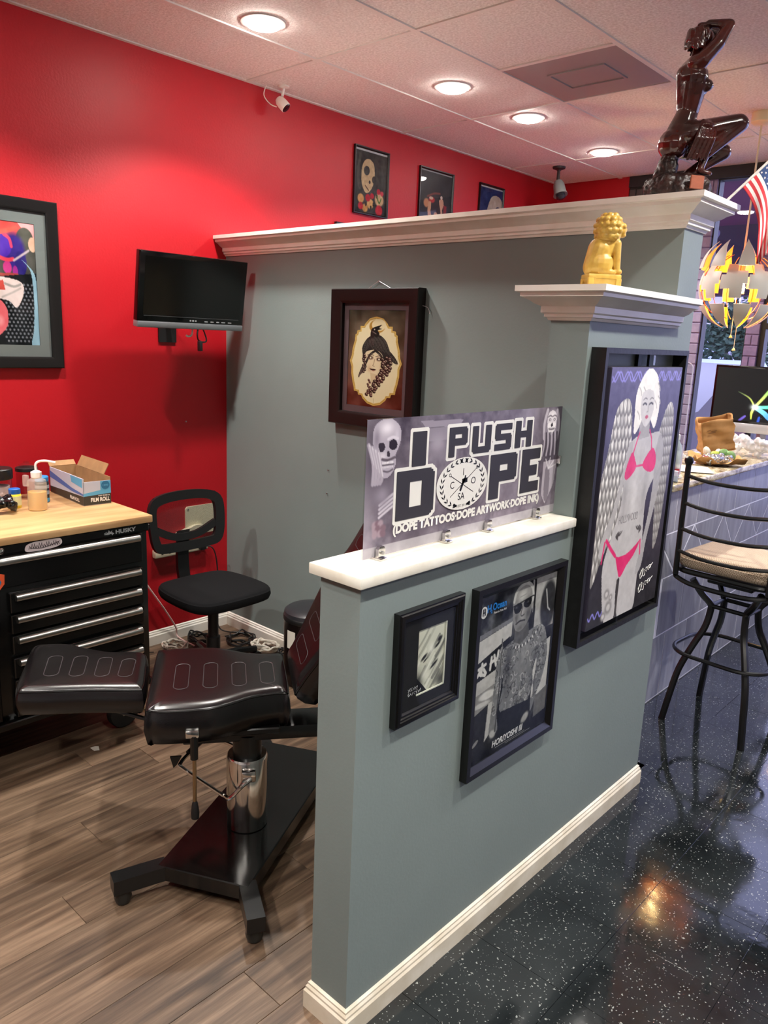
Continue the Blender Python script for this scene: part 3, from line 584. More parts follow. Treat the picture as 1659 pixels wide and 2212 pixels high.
k.line([(.5, .905), (.5, .955)], .002, '#b9a070')
t_, _y = picture('framed_portrait', 'dark walnut framed portrait in gold cartouche on tall grey partition', (1.127, PY, 1.577), 0, .525, .61, .062, .05, M_FRBR, k, style=0, mount=mat('maroon_mount', '#5b4548', rough=.75), mw=.03)
MB().tube(catmull([(-.235, -.012, .215), (-.02, -.010, .328), (0, -.010, .334), (.02, -.010, .328), (.255, -.012, .225)], 3), .0016, 6).build('hanging_wire', mat('bright_wire', '#d5d5da', rough=.3, metal=1), t_)
MB().tube([(0, .0, .334), (0, -.016, .334)], .003, 8).build('nail', M_STEEL, t_)
MB().tube(catmull([(.255, -.02, .235), (.285, -.012, .225), (.297, -.012, .2)], 4), .0018, 6).build('wire_end', mat('bright_wire', '#d5d5da'), t_)

# ---- small drawing on the half wall: a plain pencil study stands where the photo shows a character
k = Ink(120, 170, '#e6e5d2'); k.grad('#dcdcc9', '#cfcfba')
for i in range(26):
    x_ = rng.random(); y_ = rng.random(); k.line([(x_-.2, y_+.12), (x_, y_), (x_+.2, y_-.16)], .012+.02*rng.random(), ['#8c8c80', '#f3f2e2', '#5a5a54', '#b4b4a4'][i % 4], al=.55, smooth=4)
for (x, y, a, r) in [(.8, .25, .12, .05), (.72, .33, .16, .03), (.25, .45, .16, .035), (.3, .5, .1, .02), (.62, .62, .2, .03)]: k.ell(x, y, a, r, '#1c1c1a', rot=-.5, soft=.6)
k.glow(.5, .35, .12, .12, '#f6f5e6', al=.9); k.glow(.35, .75, .2, .1, '#f2f1e0', al=.8); k.glow(.9, .9, .25, .15, '#4a4a45', al=.9); k.glow(.05, .85, .2, .2, '#1b1b1a', al=.95); k.poly([(0, .72), (.22, .86), (.42, 1), (0, 1)], '#0d0c0c')
t_, yp = picture('framed_drawing', 'small black framed pencil drawing on the half wall, lower left', (HX, -.4415, .926), R90, .245, .283, .03, .022, mat('black_ridged_frame', '#0a0908', rough=.28), k, style=1, mount=mat('black_mount', '#0a0909', rough=.7), slip=mat('pale_slip', '#dcdccb', rough=.5), pw=.105, ph=.165, pshift=(.012, -.002))
M_SIG = mat('silver_pen', '#c9c9cc', rough=.4)
sg = MB()
for z0_, w_ in ((-.062, .035), (-.073, .048)):
    sg.tube([(-.072+w_*i/16+.003*math.sin(i*2.6), yp-.0017, z0_+.005*math.sin(i*2.2+z0_*90)) for i in range(17)], .0005, 4)
sg.build('signature', M_SIG, t_)

# ---- black and white poster on the half wall
k = Ink(230, 290, '#3a3a3a'); k.grad('#2a2a2a', '#151515')
k.poly([(0, .0), (.46, 0), (.46, .23), (0, .25)], '#2c2d2e'); k.noise(.32, 14); k.poly([(0, .225), (.42, .19), (.42, .215), (0, .255)], '#77777a')
k.poly([(0, .26), (.42, .215), (.42, .30), (0, .39)], '#c9c6c0'); k.poly([(0, .39), (.40, .30), (.40, .45), (0, .50)], '#131313')
for (x0, y0, x1, y1) in [(.04, .42, .12, .405), (.08, .395, .075, .46), (.05, .45, .12, .47), (.03, .46, .06, .43), (.10, .43, .13, .46), (.19, .38, .18, .45), (.22, .375, .25, .44), (.27, .36, .26, .41), (.18, .415, .24, .40), (.29, .39, .33, .42), (.31, .35, .30, .39)]: k.line([(x0, y0), (x1, y1)], .010, '#dedbd4')
k.poly([(0, .50), (.38, .45), (.36, .54), (0, .58)], '#bdbab3'); k.poly([(0, .58), (.34, .54), (.3, .64), (0, .70)], '#8d8b86'); k.ell(.17, .60, .12, .03, '#d8d5ce', soft=.3); k.ell(.1, .645, .13, .02, '#c9c6c0', soft=.4); k.poly([(0, .70), (.24, .65), (.22, .95), (0, .98)], '#232323'); k.poly([(.19, .66), (.25, .65), (.22, .86), (.17, .89)], '#bcbab4'); k.ell(.06, .87, .04, .012, '#8a8884', rot=-.5)
k.poly([(.66, 0), (1, 0), (1, .34), (.7, .34)], '#b4b2ad'); k.ell(.90, .2, .12, .17, '#343435', soft=.2); k.line([(.86, .1), (.9, .22), (.93, .24)], .006, '#c4c2bd'); k.poly([(.68, 0), (.71, 0), (.72, .34), (.69, .34)], '#1e1e1e'); k.poly([(.76, .46), (.98, .42), (.98, .76), (.76, .78)], '#d0cdc6'); k.poly([(.82, .78), (1, .74), (1, .9), (.82, .92)], '#6f6d69')
k.spoly([(.27, .40), (.36, .355), (.46, .335), (.56, .34), (.68, .315), (.80, .31), (.88, .34), (.93, .44), (.95, .54), (.90, .68), (.84, .76), (.78, .86), (.68, .90), (.64, .86), (.72, .78), (.79, .64), (.80, .52), (.76, .60), (.76, .78), (.36, .76), (.36, .60), (.345, .52), (.33, .64), (.31, .76), (.33, .86), (.26, .88), (.22, .84), (.235, .72), (.25, .55)], '#7d7d7b')
tm = (k.a[..., 0] > .46) & (k.a[..., 0] < .52) & (k.a[..., 2] > .45) & (k.Y > .30)
keep0 = k.a.copy()
for i in range(210):
    x_ = .24+.68*rng.random(); y_ = .33+.45*rng.random(); r_ = .010+.022*rng.random(); a_ = rng.random()*6.3; sp_ = 2.5+2.5*rng.random()
    k.line([(x_+r_*(1-.12*t2)*math.cos(a_+t2)*1.2, y_+r_*(1-.12*t2)*math.sin(a_+t2)) for t2 in np.linspace(0, sp_, 7)], .0026, ['#cfcdc7', '#2a2a2a', '#a9a7a2', '#3c3c3b'][i % 4], al=.85)
k.a = np.where(tm[..., None], k.a, keep0)
keep0 = k.a.copy(); k.glow(.40, .5, .06, .2, '#1e1e1e', al=.55); k.glow(.78, .6, .05, .14, '#1e1e1e', al=.55); k.glow(.62, .44, .08, .1, '#c9c7c1', al=.3); k.a = np.where(tm[..., None], k.a, keep0)
for i in range(15): k.ell(.47+.022*i, .385+.03*math.sin(i*.22)-.0035*i, .010, .011, '#e0ddd6' if i % 2 else '#3a3a39', soft=.3)
k.poly([(.36, .755), (.76, .775), (.78, 1), (.32, 1)], '#191a1a'); k.poly([(.46, .27), (.64, .26), (.66, .34), (.55, .38), (.46, .35)], '#595855'); k.ell(.70, .885, .07, .035, '#b3b1ab', rot=-.5, soft=.4); k.ell(.27, .87, .05, .03, '#b9b7b1', rot=.4, soft=.4)
k.spoly([(.415, .13), (.42, .07), (.47, .025), (.56, .015), (.64, .04), (.675, .10), (.665, .19), (.62, .26), (.54, .295), (.47, .28), (.43, .22)], '#8f8d89')
k.glow(.53, .075, .09, .05, '#d5d2cb', al=.9); k.glow(.47, .20, .03, .04, '#5f5d5a', al=.7); k.glow(.63, .2, .04, .06, '#55534f', al=.8); k.glow(.54, .19, .03, .05, '#bdbab4', al=.7); k.glow(.54, .275, .08, .025, '#6a6864', al=.7)
k.line([(.425, .10), (.44, .055), (.49, .024), (.57, .012), (.64, .036), (.675, .09), (.672, .14)], .011, '#c9c7c1', smooth=5); k.ell(.675, .165, .016, .03, '#a3a19c', soft=.4)
k.spoly([(.425, .135), (.47, .118), (.525, .128), (.53, .155), (.50, .178), (.45, .175), (.43, .155)], '#131313'); k.spoly([(.555, .125), (.60, .11), (.655, .115), (.655, .145), (.62, .165), (.575, .16), (.555, .145)], '#131313'); k.line([(.42, .128), (.68, .105), (.70, .11)], .004, '#1b1b1b'); k.glow(.46, .14, .02, .01, '#6a6a6a', al=.8); k.glow(.61, .13, .02, .01, '#6a6a6a', al=.8)
k.line([(.54, .15), (.525, .195), (.545, .205), (.57, .2)], .004, '#4f4d4a', smooth=3); k.line([(.47, .242), (.52, .232), (.585, .238)], .005, '#2f2d2b', smooth=3); k.line([(.46, .2), (.475, .235)], .003, '#5a5855'); k.line([(.61, .19), (.61, .23)], .003, '#5a5855'); k.line([(.50, .085), (.58, .078)], .002, '#8f8d88'); k.line([(.31, .30), (.315, .6), (.30, .86)], .0055, '#3a3a38'); k.line([(.313, .30), (.318, .55)], .0015, '#a9a7a2')
k.glow(.5, .96, .5, .06, '#101211', al=.8); k.noise(.07, 40)
t_, yp = picture('framed_poster', 'black framed black and white poster of a tattooed man on the half wall', (HX, -.046, .7905), R90, .442, .541, .03, .024, M_FRB, k, style=2)
yl = yp+.0004; M_INKW = mat('white_ink', '#e9e7e2', rough=.4); M_INKB = mat('blue_ink', '#1f7fd0', rough=.4); M_INKK = mat('black_ink', '#0c0c0c', rough=.4)
letters('HORIYOSHI III', M_INKW, t_, (-.01, yl-.0006, -.212), width=.155, height=.020, bold=.03, shear=.15)
letters('H', M_INKB, t_, (-.149, yl-.0006, .203), height=.021, bold=.03); letters('2', M_INKB, t_, (-.138, yl-.0006, .193), height=.010, bold=.03); letters('Ocean', M_INKB, t_, (-.101, yl-.0006, .204), width=.064, height=.021, bold=.03)
letters('First in First Aid', M_INKW, t_, (-.097, yl-.0006, .186), width=.058, height=.006, bold=.02)
em = MB(); em.M = Matrix.Translation((-.172, yl-.0004, .197)); em.prism([(.0145*math.cos(i*PI/14), .0165*math.sin(i*PI/14)) for i in range(28)], 0, .0002, 'xz'); em.build('emblem', M_INKW, t_, smooth=False)
em = MB(); em.M = Matrix.Translation((-.172, yl-.0008, .197))
for s_ in (-1, 1): em.prism([(s_*.003, -.010), (s_*.007, -.008), (s_*.007, .009), (s_*.003, .012)], 0, .0002, 'xz')
em.prism([(-.003, -.002), (.003, -.002), (.003, .002), (-.003, .002)], 0, .0002, 'xz').prism([(-.0015, .008), (0, .014), (.0015, .008), (0, -.013)], 0, .0002, 'xz')
em.build('emblem_mark', M_INKK, t_, smooth=False)
fp = MB()
for r_ in range(2): fp.prism([(-.07+.05*r_, -.2268-.005*r_), (.08+.03*r_, -.2268-.005*r_), (.08+.03*r_, -.2282-.005*r_), (-.07+.05*r_, -.2282-.005*r_)], -yl+.0004, -yl+.0006, 'xz')
fp.build('small_print', mat('grey_ink', '#8f8d88', rough=.5), t_, smooth=False)

# ---- tall canvas floating in a box frame on the column: a generic winged figure in the same colours
t_ = thing('framed_canvas', 'tall winged woman canvas in deep black box frame on the column', 'picture', (HX, .53, 1.222), R90)
w_, h_, d_, b_ = .588, .90, .046, .016
MB().sweep([(-w_/2, -h_/2), (w_/2, -h_/2), (w_/2, h_/2), (-w_/2, h_/2)], [(0, 0), (0, d_), (-b_, d_), (-b_, 0)], closed=True, fn=lambda x, z, q: (x, -q, z)).build('frame', mat('rough_black_wood', '#100f0f', rough=.5, bump=.1, bscale=60, vary=.4, vscale=30, col2='#060505'), t_, smooth=False)
fb = MB().box(-.012, .012, -.012, -.001, h_/2-.07, h_/2-b_).box(-w_/2+b_, w_/2-b_, -.010, -.001, -h_/2+b_, -h_/2+.06).box(.05, .058, -.02, -.012, h_/2-.07, h_/2-b_)
fb.build('rear_slat', mat('rough_black_wood', '#100f0f'), t_, smooth=False)
MB().box(.012, .026, -.05, -.001, h_/2-.048, h_/2-.018).box(-.05, -.036, -.05, -.001, -h_/2+.016, -h_/2+.045).build('clear_clip', M_ACRYL, t_, smooth=False)
k = Ink(200, 320, '#554f70'); k.grad('#5a5478', '#2c2a2c', p=.8)
for (x0_, x1_) in ((.02, .45), (.62, .98)):
    for ph_ in (0, 1.6): k.line([(x0_+(x1_-x0_)*i/24, .035+.018*math.sin(i*.9+ph_)) for i in range(25)], .0035, '#8c86d2', al=.9)
k.line([(.02+.01*i, .95+.012*math.sin(i*.9)) for i in range(24)], .004, '#7d78c4')
def feather_wing(top, pts, cx):
    m = k.spoly(pts, '#8d8a88'); xs = [p[0] for p in pts]; ys = [p[1] for p in pts]; x0_, x1_, y0_, y1_ = min(xs), max(xs), min(ys), max(ys); keep = k.a.copy()
    rows = 15
    for r in range(rows):
        q = 1-r/(rows-1); yy = y0_+.02+(y1_-y0_-.10)*q; L_ = .035+.055*q; n_ = 9
        for c in range(n_):
            xx = x0_+(x1_-x0_)*(c+.5*(r % 2))/(n_-1); ln = -.28 if cx < .6 else .18
            k.ell(xx, yy+.006, .030, L_*1.04, '#75726f', rot=ln*.5, soft=.15); k.ell(xx, yy, .026, L_, ['#dedbd5', '#ebe9e3', '#cfccc6'][(r+c) % 3], rot=ln*.5, soft=.5); k.line([(xx, yy-L_*.6), (xx-.008, yy+L_*.9)], .0012, '#a5a29e')
    k.glow(top[0], top[1]+.06, .05, .05, '#9a9794', al=.5)
    k.a = np.where(m[..., None], k.a, keep)
feather_wing((.2, .14), [(.16, .13), (.27, .12), (.33, .2), (.36, .35), (.33, .5), (.25, .62), (.12, .72), (.0, .82), (-.02, .5), (.06, .3), (.1, .18)], .3)
feather_wing((.86, .15), [(.74, .28), (.80, .18), (.88, .14), (.95, .2), (.96, .35), (.95, .55), (.92, .7), (.86, .76), (.82, .62), (.8, .5), (.78, .38)], .88)
SK = '#b9b6b5'
k.spoly([(.24, 1.0), (.16, .84), (.15, .74), (.24, .62), (.30, .54), (.31, .44), (.30, .34), (.36, .28), (.48, .26), (.62, .26), (.76, .26), (.82, .32), (.80, .42), (.72, .46), (.66, .52), (.66, .62), (.68, .74), (.66, .86), (.64, 1.0), (.42, 1.0), (.40, .84), (.36, .86), (.37, 1.0)], SK)
k.spoly([(.76, .27), (.84, .32), (.84, .46), (.80, .58), (.74, .70), (.70, .82), (.62, .84), (.66, .74), (.72, .60), (.74, .46), (.72, .36)], '#a5a2a2'); k.spoly([(.33, .29), (.38, .3), (.32, .42), (.26, .54), (.18, .66), (.10, .72), (.08, .66), (.2, .54), (.27, .42)], '#adaaa9')
k.poly([(.45, .2), (.58, .2), (.6, .27), (.44, .28)], '#a19e9d')
k.spoly([(.36, .19), (.35, .11), (.40, .05), (.50, .005), (.62, .03), (.68, .1), (.70, .17), (.66, .24), (.58, .2), (.5, .18), (.42, .24), (.37, .25)], '#eae7e0')
for i in range(20): x_ = .38+.3*rng.random(); y_ = .03+.15*rng.random(); k.line([(x_, y_), (x_+.03, y_+.015), (x_+.04, y_+.03)], .003, '#b5b1ab', smooth=3)
k.spoly([(.44, .10), (.52, .085), (.60, .10), (.62, .16), (.58, .21), (.52, .23), (.46, .2), (.43, .15)], '#cbc8c6')
for x_ in (.485, .575): k.line([(x_-.025, .143), (x_, .138), (x_+.025, .143)], .0035, '#3c3a3a', smooth=3); k.line([(x_-.025, .125), (x_, .118), (x_+.025, .122)], .002, '#6b6868', smooth=3)
k.line([(.535, .145), (.54, .17), (.525, .173)], .002, '#8f8c8a'); k.ell(.53, .192, .026, .0085, '#b8566a', soft=.3)
PK = '#d4336c'
k.spoly([(.31, .40), (.38, .325), (.44, .36), (.46, .385), (.42, .41), (.34, .43)], PK); k.spoly([(.55, .385), (.60, .345), (.68, .32), (.74, .36), (.73, .41), (.64, .415)], PK); k.line([(.46, .383), (.56, .383)], .004, PK); k.line([(.40, .325), (.44, .27), (.46, .25)], .004, PK); k.line([(.66, .33), (.64, .28), (.60, .245)], .004, PK)
k.line([(.16, .655), (.24, .70), (.3, .73)], .008, PK); k.spoly([(.24, .69), (.32, .735), (.45, .74), (.58, .715), (.64, .7), (.58, .75), (.48, .79), (.40, .83), (.35, .79), (.3, .73)], PK); k.line([(.14, .66), (.12, .74)], .005, PK); k.line([(.645, .7), (.66, .76)], .005, PK)
for s_, x_ in ((-1, .36), (1, .56)):
    for i in range(5): k.line([(x_+s_*.02*i*.6, .635+.008*(i % 2)), (x_+s_*.03+s_*.012*i, .65), (x_+s_*.05, .64+.006*i)], .003, '#4a4646', smooth=3)
k.glow(.47, .50, .05, .14, '#d8d5d3', al=.6); k.glow(.34, .5, .04, .1, '#8d8a8a', al=.5); k.glow(.62, .5, .04, .1, '#8d8a8a', al=.5)
for (x_, y_, r_) in [(.24, .88, .045), (.28, .94, .06), (.22, .97, .04), (.3, .9, .03)]:
    k.ell(x_, y_, r_, r_*.6, '#8f8c8b', soft=.4); k.ell(x_, y_, r_*.5, r_*.3, '#c2bfbd', soft=.4)
k.line([(.37, .84), (.39, .92), (.395, 1.0)], .006, '#4a4645'); k.noise(.05, 40)
CW, CH = .505, .805
MB().rbox(-CW/2, CW/2, -.045, -.012, -CH/2, CH/2, .002, 1).build('canvas_block', mat('canvas_edge', '#2c2738', rough=.7), t_, loc=(.004, 0, -.006))
k.build('print', CW-.002, CH-.002, t_, (.004, -.0456, -.006), m=print_mat('satin_print', .3))
letters('HOLLYWOOD', mat('grey_ink_soft', '#8c8887', rough=.5), t_, (.004-.035, -.0461, -.006-.07), width=.135, height=.026)
sg = MB()
for z0_, w_ in ((-.295, .09), (-.345, .10)): sg.tube([(.105+w_*i/80+.008*math.sin(i*.5), -.0465, z0_+(.016 if i < 30 else .007)*math.sin(i*.42)+.02*i/80) for i in range(81)], .0010, 4)
sg.build('signature', M_INKW, t_)
# ================================================================ printed sign panel in clips on the half wall ledge
t_ = thing('sign_panel', 'printed acrylic sign reading I PUSH DOPE clipped on the half wall ledge', 'sign', (2.397, -.199, 1.187), R90)
SW, SH = .822, .313
MB().rbox(-SW/2, SW/2, .0, .004, 0, SH, .0006, 1).build('panel', M_ACRYL, t_, smooth=False)
k = Ink(400, 152, '#6f6872'); k.grad('#5d5560', '#7d7480'); k.noise(.12, 5); k.noise(.1, 18)
for i in range(10): k.glow(rng.random(), rng.random(), .1, .2, ['#8f8794', '#4a434d', '#a39aa6'][i % 3], al=.5)
k.a[-12:] = k.a[-12:]*.5+.42; k.glow(0, .5, .06, .9, '#b3abb5', al=.6)
def at_(x, y): return (x, y)
k.glow(.05, .3, .12, .4, '#3f3843', al=.75); k.glow(.95, .3, .1, .4, '#3f3843', al=.7)
# grinning skull with a hand, far left
k.spoly([(.025, .16), (.03, .06), (.06, .01), (.10, .01), (.132, .07), (.138, .15), (.128, .22), (.118, .27), (.12, .33), (.105, .40), (.08, .43), (.062, .40), (.058, .32), (.04, .26)], '#a79fab')
k.glow(.08, .07, .035, .06, '#ddd7de', al=.95); k.glow(.12, .14, .012, .08, '#c9c2cc', al=.7); k.glow(.04, .14, .015, .08, '#6b6370', al=.6); k.glow(.066, .27, .02, .04, '#cfc8d0', al=.8)
k.spoly([(.092, .165), (.112, .155), (.124, .19), (.117, .225), (.098, .225), (.09, .2)], '#2c2630'); k.spoly([(.048, .18), (.064, .17), (.074, .20), (.068, .235), (.054, .23)], '#352f39'); k.spoly([(.083, .235), (.092, .24), (.094, .275), (.084, .27)], '#3a333d'); k.line([(.085, .15), (.105, .138), (.125, .152)], .010, '#cbc4cd', smooth=3)
k.line([(.064, .29), (.088, .30), (.114, .285)], .010, '#5b535d', smooth=3); k.line([(.07, .375), (.09, .385), (.108, .37)], .006, '#5b535d', smooth=3)
for i in range(8): xx = .068+.0056*i; k.ell(xx, .318+.002*math.sin(i), .0024, .013, '#e4dfe3', soft=.4); k.ell(xx, .348, .0023, .012, '#d2ccd2', soft=.4)
k.line([(.066, .333), (.112, .333)], .004, '#3d3640')
for i in range(4): k.line([(.01+.012*i, .18+.02*i), (.03+.012*i, .32+.03*i), (.03+.01*i, .46)], .016, '#a59da8', smooth=4); k.line([(.013+.012*i, .18+.02*i), (.033+.012*i, .32+.03*i)], .005, '#ccc6cd', smooth=3)
for i in range(4): k.line([(.06, .62+.03*i), (.1, .57+.03*i), (.135, .53+.03*i)], .010, '#c3bcc6', smooth=3)
k.glow(.07, .55, .04, .1, '#8b8390'); 
for i in range(9): k.ell(.045+.011*(i % 4), .76+.035*(i//3), .016, .035, '#7b6570' if i % 2 else '#9d8a94', rot=i, soft=.4)
k.poly([(.22, .04), (.42, .05), (.40, .10), (.24, .09)], '#8d8590'); k.poly([(.25, .1), (.38, .1), (.37, .2), (.26, .2)], '#837b86'); k.glow(.3, .22, .05, .1, '#9a929d')
# painted face with long hair and a torch statue, far right
k.ell(.935, .19, .055, .22, '#8b8390', soft=.4); k.line([(.90, .03), (.885, .15), (.89, .28)], .02, '#b5adb8', smooth=4); k.line([(.965, .04), (.982, .16), (.975, .3)], .02, '#a79faa', smooth=4)
k.spoly([(.905, .08), (.92, .04), (.945, .04), (.962, .08), (.962, .17), (.95, .235), (.935, .255), (.918, .235), (.905, .17)], '#cfc8d0'); k.glow(.935, .08, .02, .04, '#e6e1e6', al=.9)
for xx in (.920, .949): k.ell(xx, .118, .0085, .017, '#4a434d', soft=.5); k.ell(xx, .118, .004, .009, '#e0dae0', soft=.4); k.line([(xx-.012, .09), (xx, .08), (xx+.012, .09)], .005, '#5a525d', smooth=3)
k.spoly([(.908, .155), (.934, .145), (.960, .155), (.955, .215), (.935, .25), (.914, .215)], '#e4dfe3'); k.spoly([(.930, .15), (.938, .15), (.942, .175), (.934, .182), (.927, .175)], '#352f39'); k.line([(.915, .2), (.934, .207), (.954, .2)], .005, '#4a434d', smooth=3)
for i in range(7): k.line([(.918+.0055*i, .192), (.918+.0055*i, .215)], .003, '#7a727d')
for i in range(8): k.line([(.89+.012*i, .24), (.895+.012*i, .34), (.885+.014*i, .44)], .012, '#4a434d' if i % 2 else '#a49ca7', smooth=3)
k.poly([(.90, .5), (.99, .49), (.98, .72), (.93, .9), (.9, .8)], '#a79fa9'); k.spoly([(.915, .58), (.94, .56), (.95, .7), (.945, .86), (.92, .84)], '#7a727d'); [k.line([(.935, .57), (.935+.05*math.cos(a), .57-.1*math.sin(a))], .006, '#d2ccd2') for a in (.3, .8, 1.4, 2.0)]
k.build('print', SW, SH, t_, (0, -.0006, SH/2), m=print_mat('gloss_print', .18))
M_SGD = mat('charcoal_print', '#36343a', rough=.4, spec=.2); M_SGW = mat('white_print', '#dcdad4', rough=.3)
def uv_(u, v): return (-SW/2+u*SW, SH*(1-v))
def rects(ch, x0, x1, v0, v1, t, sk=0.0):
    a, zt = uv_(x0, v0); b, zb = uv_(x1, v1); w = b-a; h = zt-zb; tv = min(t*.8, h*.24); R = []
    def r(p, q, s_, e_): R.append((a+p, a+q, zb+s_, zb+e_))
    if ch == 'I': r(0, w, 0, h)
    if ch == 'P': r(0, t, 0, h); r(0, w*.94, h-tv, h); r(0, w*.94, h*.38, h*.38+tv); r(w-t, w, h*.43, h-.005)
    if ch == 'U': r(0, t, .005, h); r(w-t, w, .005, h); r(.006, w-.006, 0, tv)
    if ch == 'S': r(.004, w, h-tv, h); r(0, t, h*.45, h-.004); r(.004, w-.004, h*.5-tv/2, h*.5+tv/2); r(w-t, w, .004, h*.55); r(0, w-.004, 0, tv)
    if ch == 'H': r(0, t, 0, h); r(w-t, w, 0, h); r(0, w, h*.5-tv/2, h*.5+tv/2)
    if ch == 'D': r(0, t, 0, h); r(0, w*.9, h-tv, h); r(0, w*.9, 0, tv); r(w-t, w, .010, h-.010); r(w*.6, w*.95, .004, tv); r(w*.6, w*.95, h-tv, h-.004)
    if ch == 'E': r(0, t, 0, h); r(0, w, h-tv, h); r(0, w*.86, h*.5-tv/2, h*.5+tv/2); r(0, w, 0, tv)
    return R
LT = [('I', .186, .248, .112, .372, .03), ('P', .352, .443, .105, .34, .024), ('U', .468, .568, .11, .335, .026), ('S', .589, .684, .11, .335, .026), ('H', .706, .806, .10, .335, .027),
      ('D', .125, .292, .395, .765, .047), ('P', .574, .728, .368, .752, .045), ('E', .758, .872, .36, .752, .042)]
wm = MB(); dm = MB()
def chamf(x0, x1, z0, z1, c): return [(x0+c, z0), (x1-c, z0), (x1, z0+c), (x1, z1-c), (x1-c, z1), (x0+c, z1), (x0, z1-c), (x0, z0+c)]
for (ch, x0, x1, v0, v1, tt) in LT:
    for (a, b, c, d) in rects(ch, x0, x1, v0, v1, tt):
        q = .0085; e_ = len(wm.f)*1.2e-6; wm.prism(chamf(a-q, b+q, c-q, d+q, .004), .0008, .0010+e_, 'xz'); dm.prism(chamf(a, b, c, d, .0015), .0016, .0020+e_, 'xz')
wm.prism(chamf(*[uv_(.125+.055, .5)[0], uv_(.292-.055, .5)[0]], uv_(0, .68)[1], uv_(0, .48)[1], .003), .0008, .00125, 'xz')
wm.build('letter_outline', M_SGW, t_, smooth=False)
dm.build('lettering', M_SGD, t_, smooth=False)
letters('(DOPE TATTOOS·DOPE ARTWORK·DOPE INK)', M_SGW, t_, (.002, -.0016, SH*.165), width=.632, height=.030, bold=.055)
cx_, cz_ = uv_(.431, .565)
bd = thing('badge_tmp', 'x', 'x'); bpy.data.objects.remove(bd)
o_ = MB().lathe([(.106, -.0003), (.1055, 0), (.001, 0)], 48, axis='y').build('badge', M_SGW, t_, loc=(cx_, -.0026, cz_)); o_.scale = (1, 1, .63)
bg_ = MB(); q = .0031
for i in range(26):
    s_ = -1 if i < 13 else 1; a = math.radians(250-(i % 13)*14) if s_ < 0 else math.radians(-70+(i % 13)*14)
    for rr_, tw in ((.082, .5), (.090, -.5)):
        x_, z_ = cx_+rr_*math.cos(a), cz_+rr_*.68*math.sin(a); an = a+PI/2+tw*s_
        bg_.prism([(x_-.008*math.cos(an), z_-.007*math.sin(an)), (x_+.0025*math.sin(an), z_-.0022*math.cos(an)), (x_+.008*math.cos(an), z_+.007*math.sin(an)), (x_-.0025*math.sin(an), z_+.0022*math.cos(an))], q, q+.0002, 'xz')
def bar(x0, z0, x1, z1, w):
    d = Vector((x1-x0, z1-z0)).normalized(); n_ = Vector((-d.y, d.x))*w/2
    bg_.prism([(x0+n_.x, z0+n_.y), (x0-n_.x, z0-n_.y), (x1-n_.x, z1-n_.y), (x1+n_.x, z1+n_.y)], q, q+.0002, 'xz')
bar(cx_-.052, cz_+.024, cx_+.046, cz_-.026, .0016); bar(cx_+.054, cz_+.034, cx_-.05, cz_-.03, .0016)
for (a_, b_) in ((-.054, .026), (.057, .037)):
    for i in range(8): bar(cx_+a_+.004*math.cos(i*.785), cz_+b_+.004*math.sin(i*.785), cx_+a_+.004*math.cos((i+1)*.785), cz_+b_+.004*math.sin((i+1)*.785), .0014)
bar(cx_-.010, cz_-.018, cx_+.006, cz_+.012, .008); bar(cx_-.004, cz_+.006, cx_+.018, cz_+.008, .012); bar(cx_+.006, cz_+.008, cx_+.010, cz_+.02, .005)
bar(cx_-.036, cz_-.052, cx_-.02, cz_-.056, .006); bar(cx_+.02, cz_-.056, cx_+.036, cz_-.052, .006)
bg_.build('badge_mark', M_INKK, t_, smooth=False)
for ch, dx, dz in (('I', 0, .030), ('C', -.044, .0), ('O', .044, .004), ('SA', -.004, -.032)): letters(ch, M_INKK, t_, (cx_+dx, -.0034, cz_+dz), height=.018)
letters('EST. 2011', M_INKK, t_, (cx_, -.0034, cz_-.0565), height=.006)
for i, (yy, lb) in enumerate([(-.362, ''), (-.12, ''), (.06, ''), (.30, '')]):
    c = thing('glass_clip', ['chrome clip gripping the sign, nearest the board end', 'chrome clip gripping the sign, second from the board end', 'chrome clip gripping the sign, third from the board end', 'chrome clip gripping the sign, nearest the column'][i], 'clip', (2.397, -.199+yy, 1.181), R90, 'chrome clips holding the sign')
    MB().rbox(-.012, .012, -.022, .018, 0, .007, .002, 2).build('foot', M_CHROME, c)
    MB().prism([(a_[0], a_[1]) for a_ in [(-.011, .006), (.011, .006), (.011, .026), (.007, .032), (-.007, .032), (-.011, .026)]], .004, .014, 'xz').prism([(-.011, .006), (.011, .006), (.011, .022), (-.011, .022)], -.0125, -.0045, 'xz').build('jaw', M_CHROME, c, ang=25)
    MB().lathe([(.004, -.019), (.004, -.014)], 12, axis='y', c=(0, 0, .018)).build('screw', M_STEEL, c)
c = thing('wall_clip', 'small chrome clip holding the sign to the column', 'clip', (2.397, .2085, 1.345), 0)
MB().rbox(-.010, .014, -.008, 0, -.012, .012, .002, 2).rbox(-.0125, -.0055, -.02, 0, -.010, .010, .002, 2).build('clip_body', M_CHROME, c)
tag(MB().lathe([(.02, 0), (.02, .006), (.014, .010), (.001, .011)], 20).build('rubber_knob', M_BLKPL, None, loc=(2.366, .04, 1.1811)), 'small black rubber knob lying on the ledge behind the sign', 'knob')
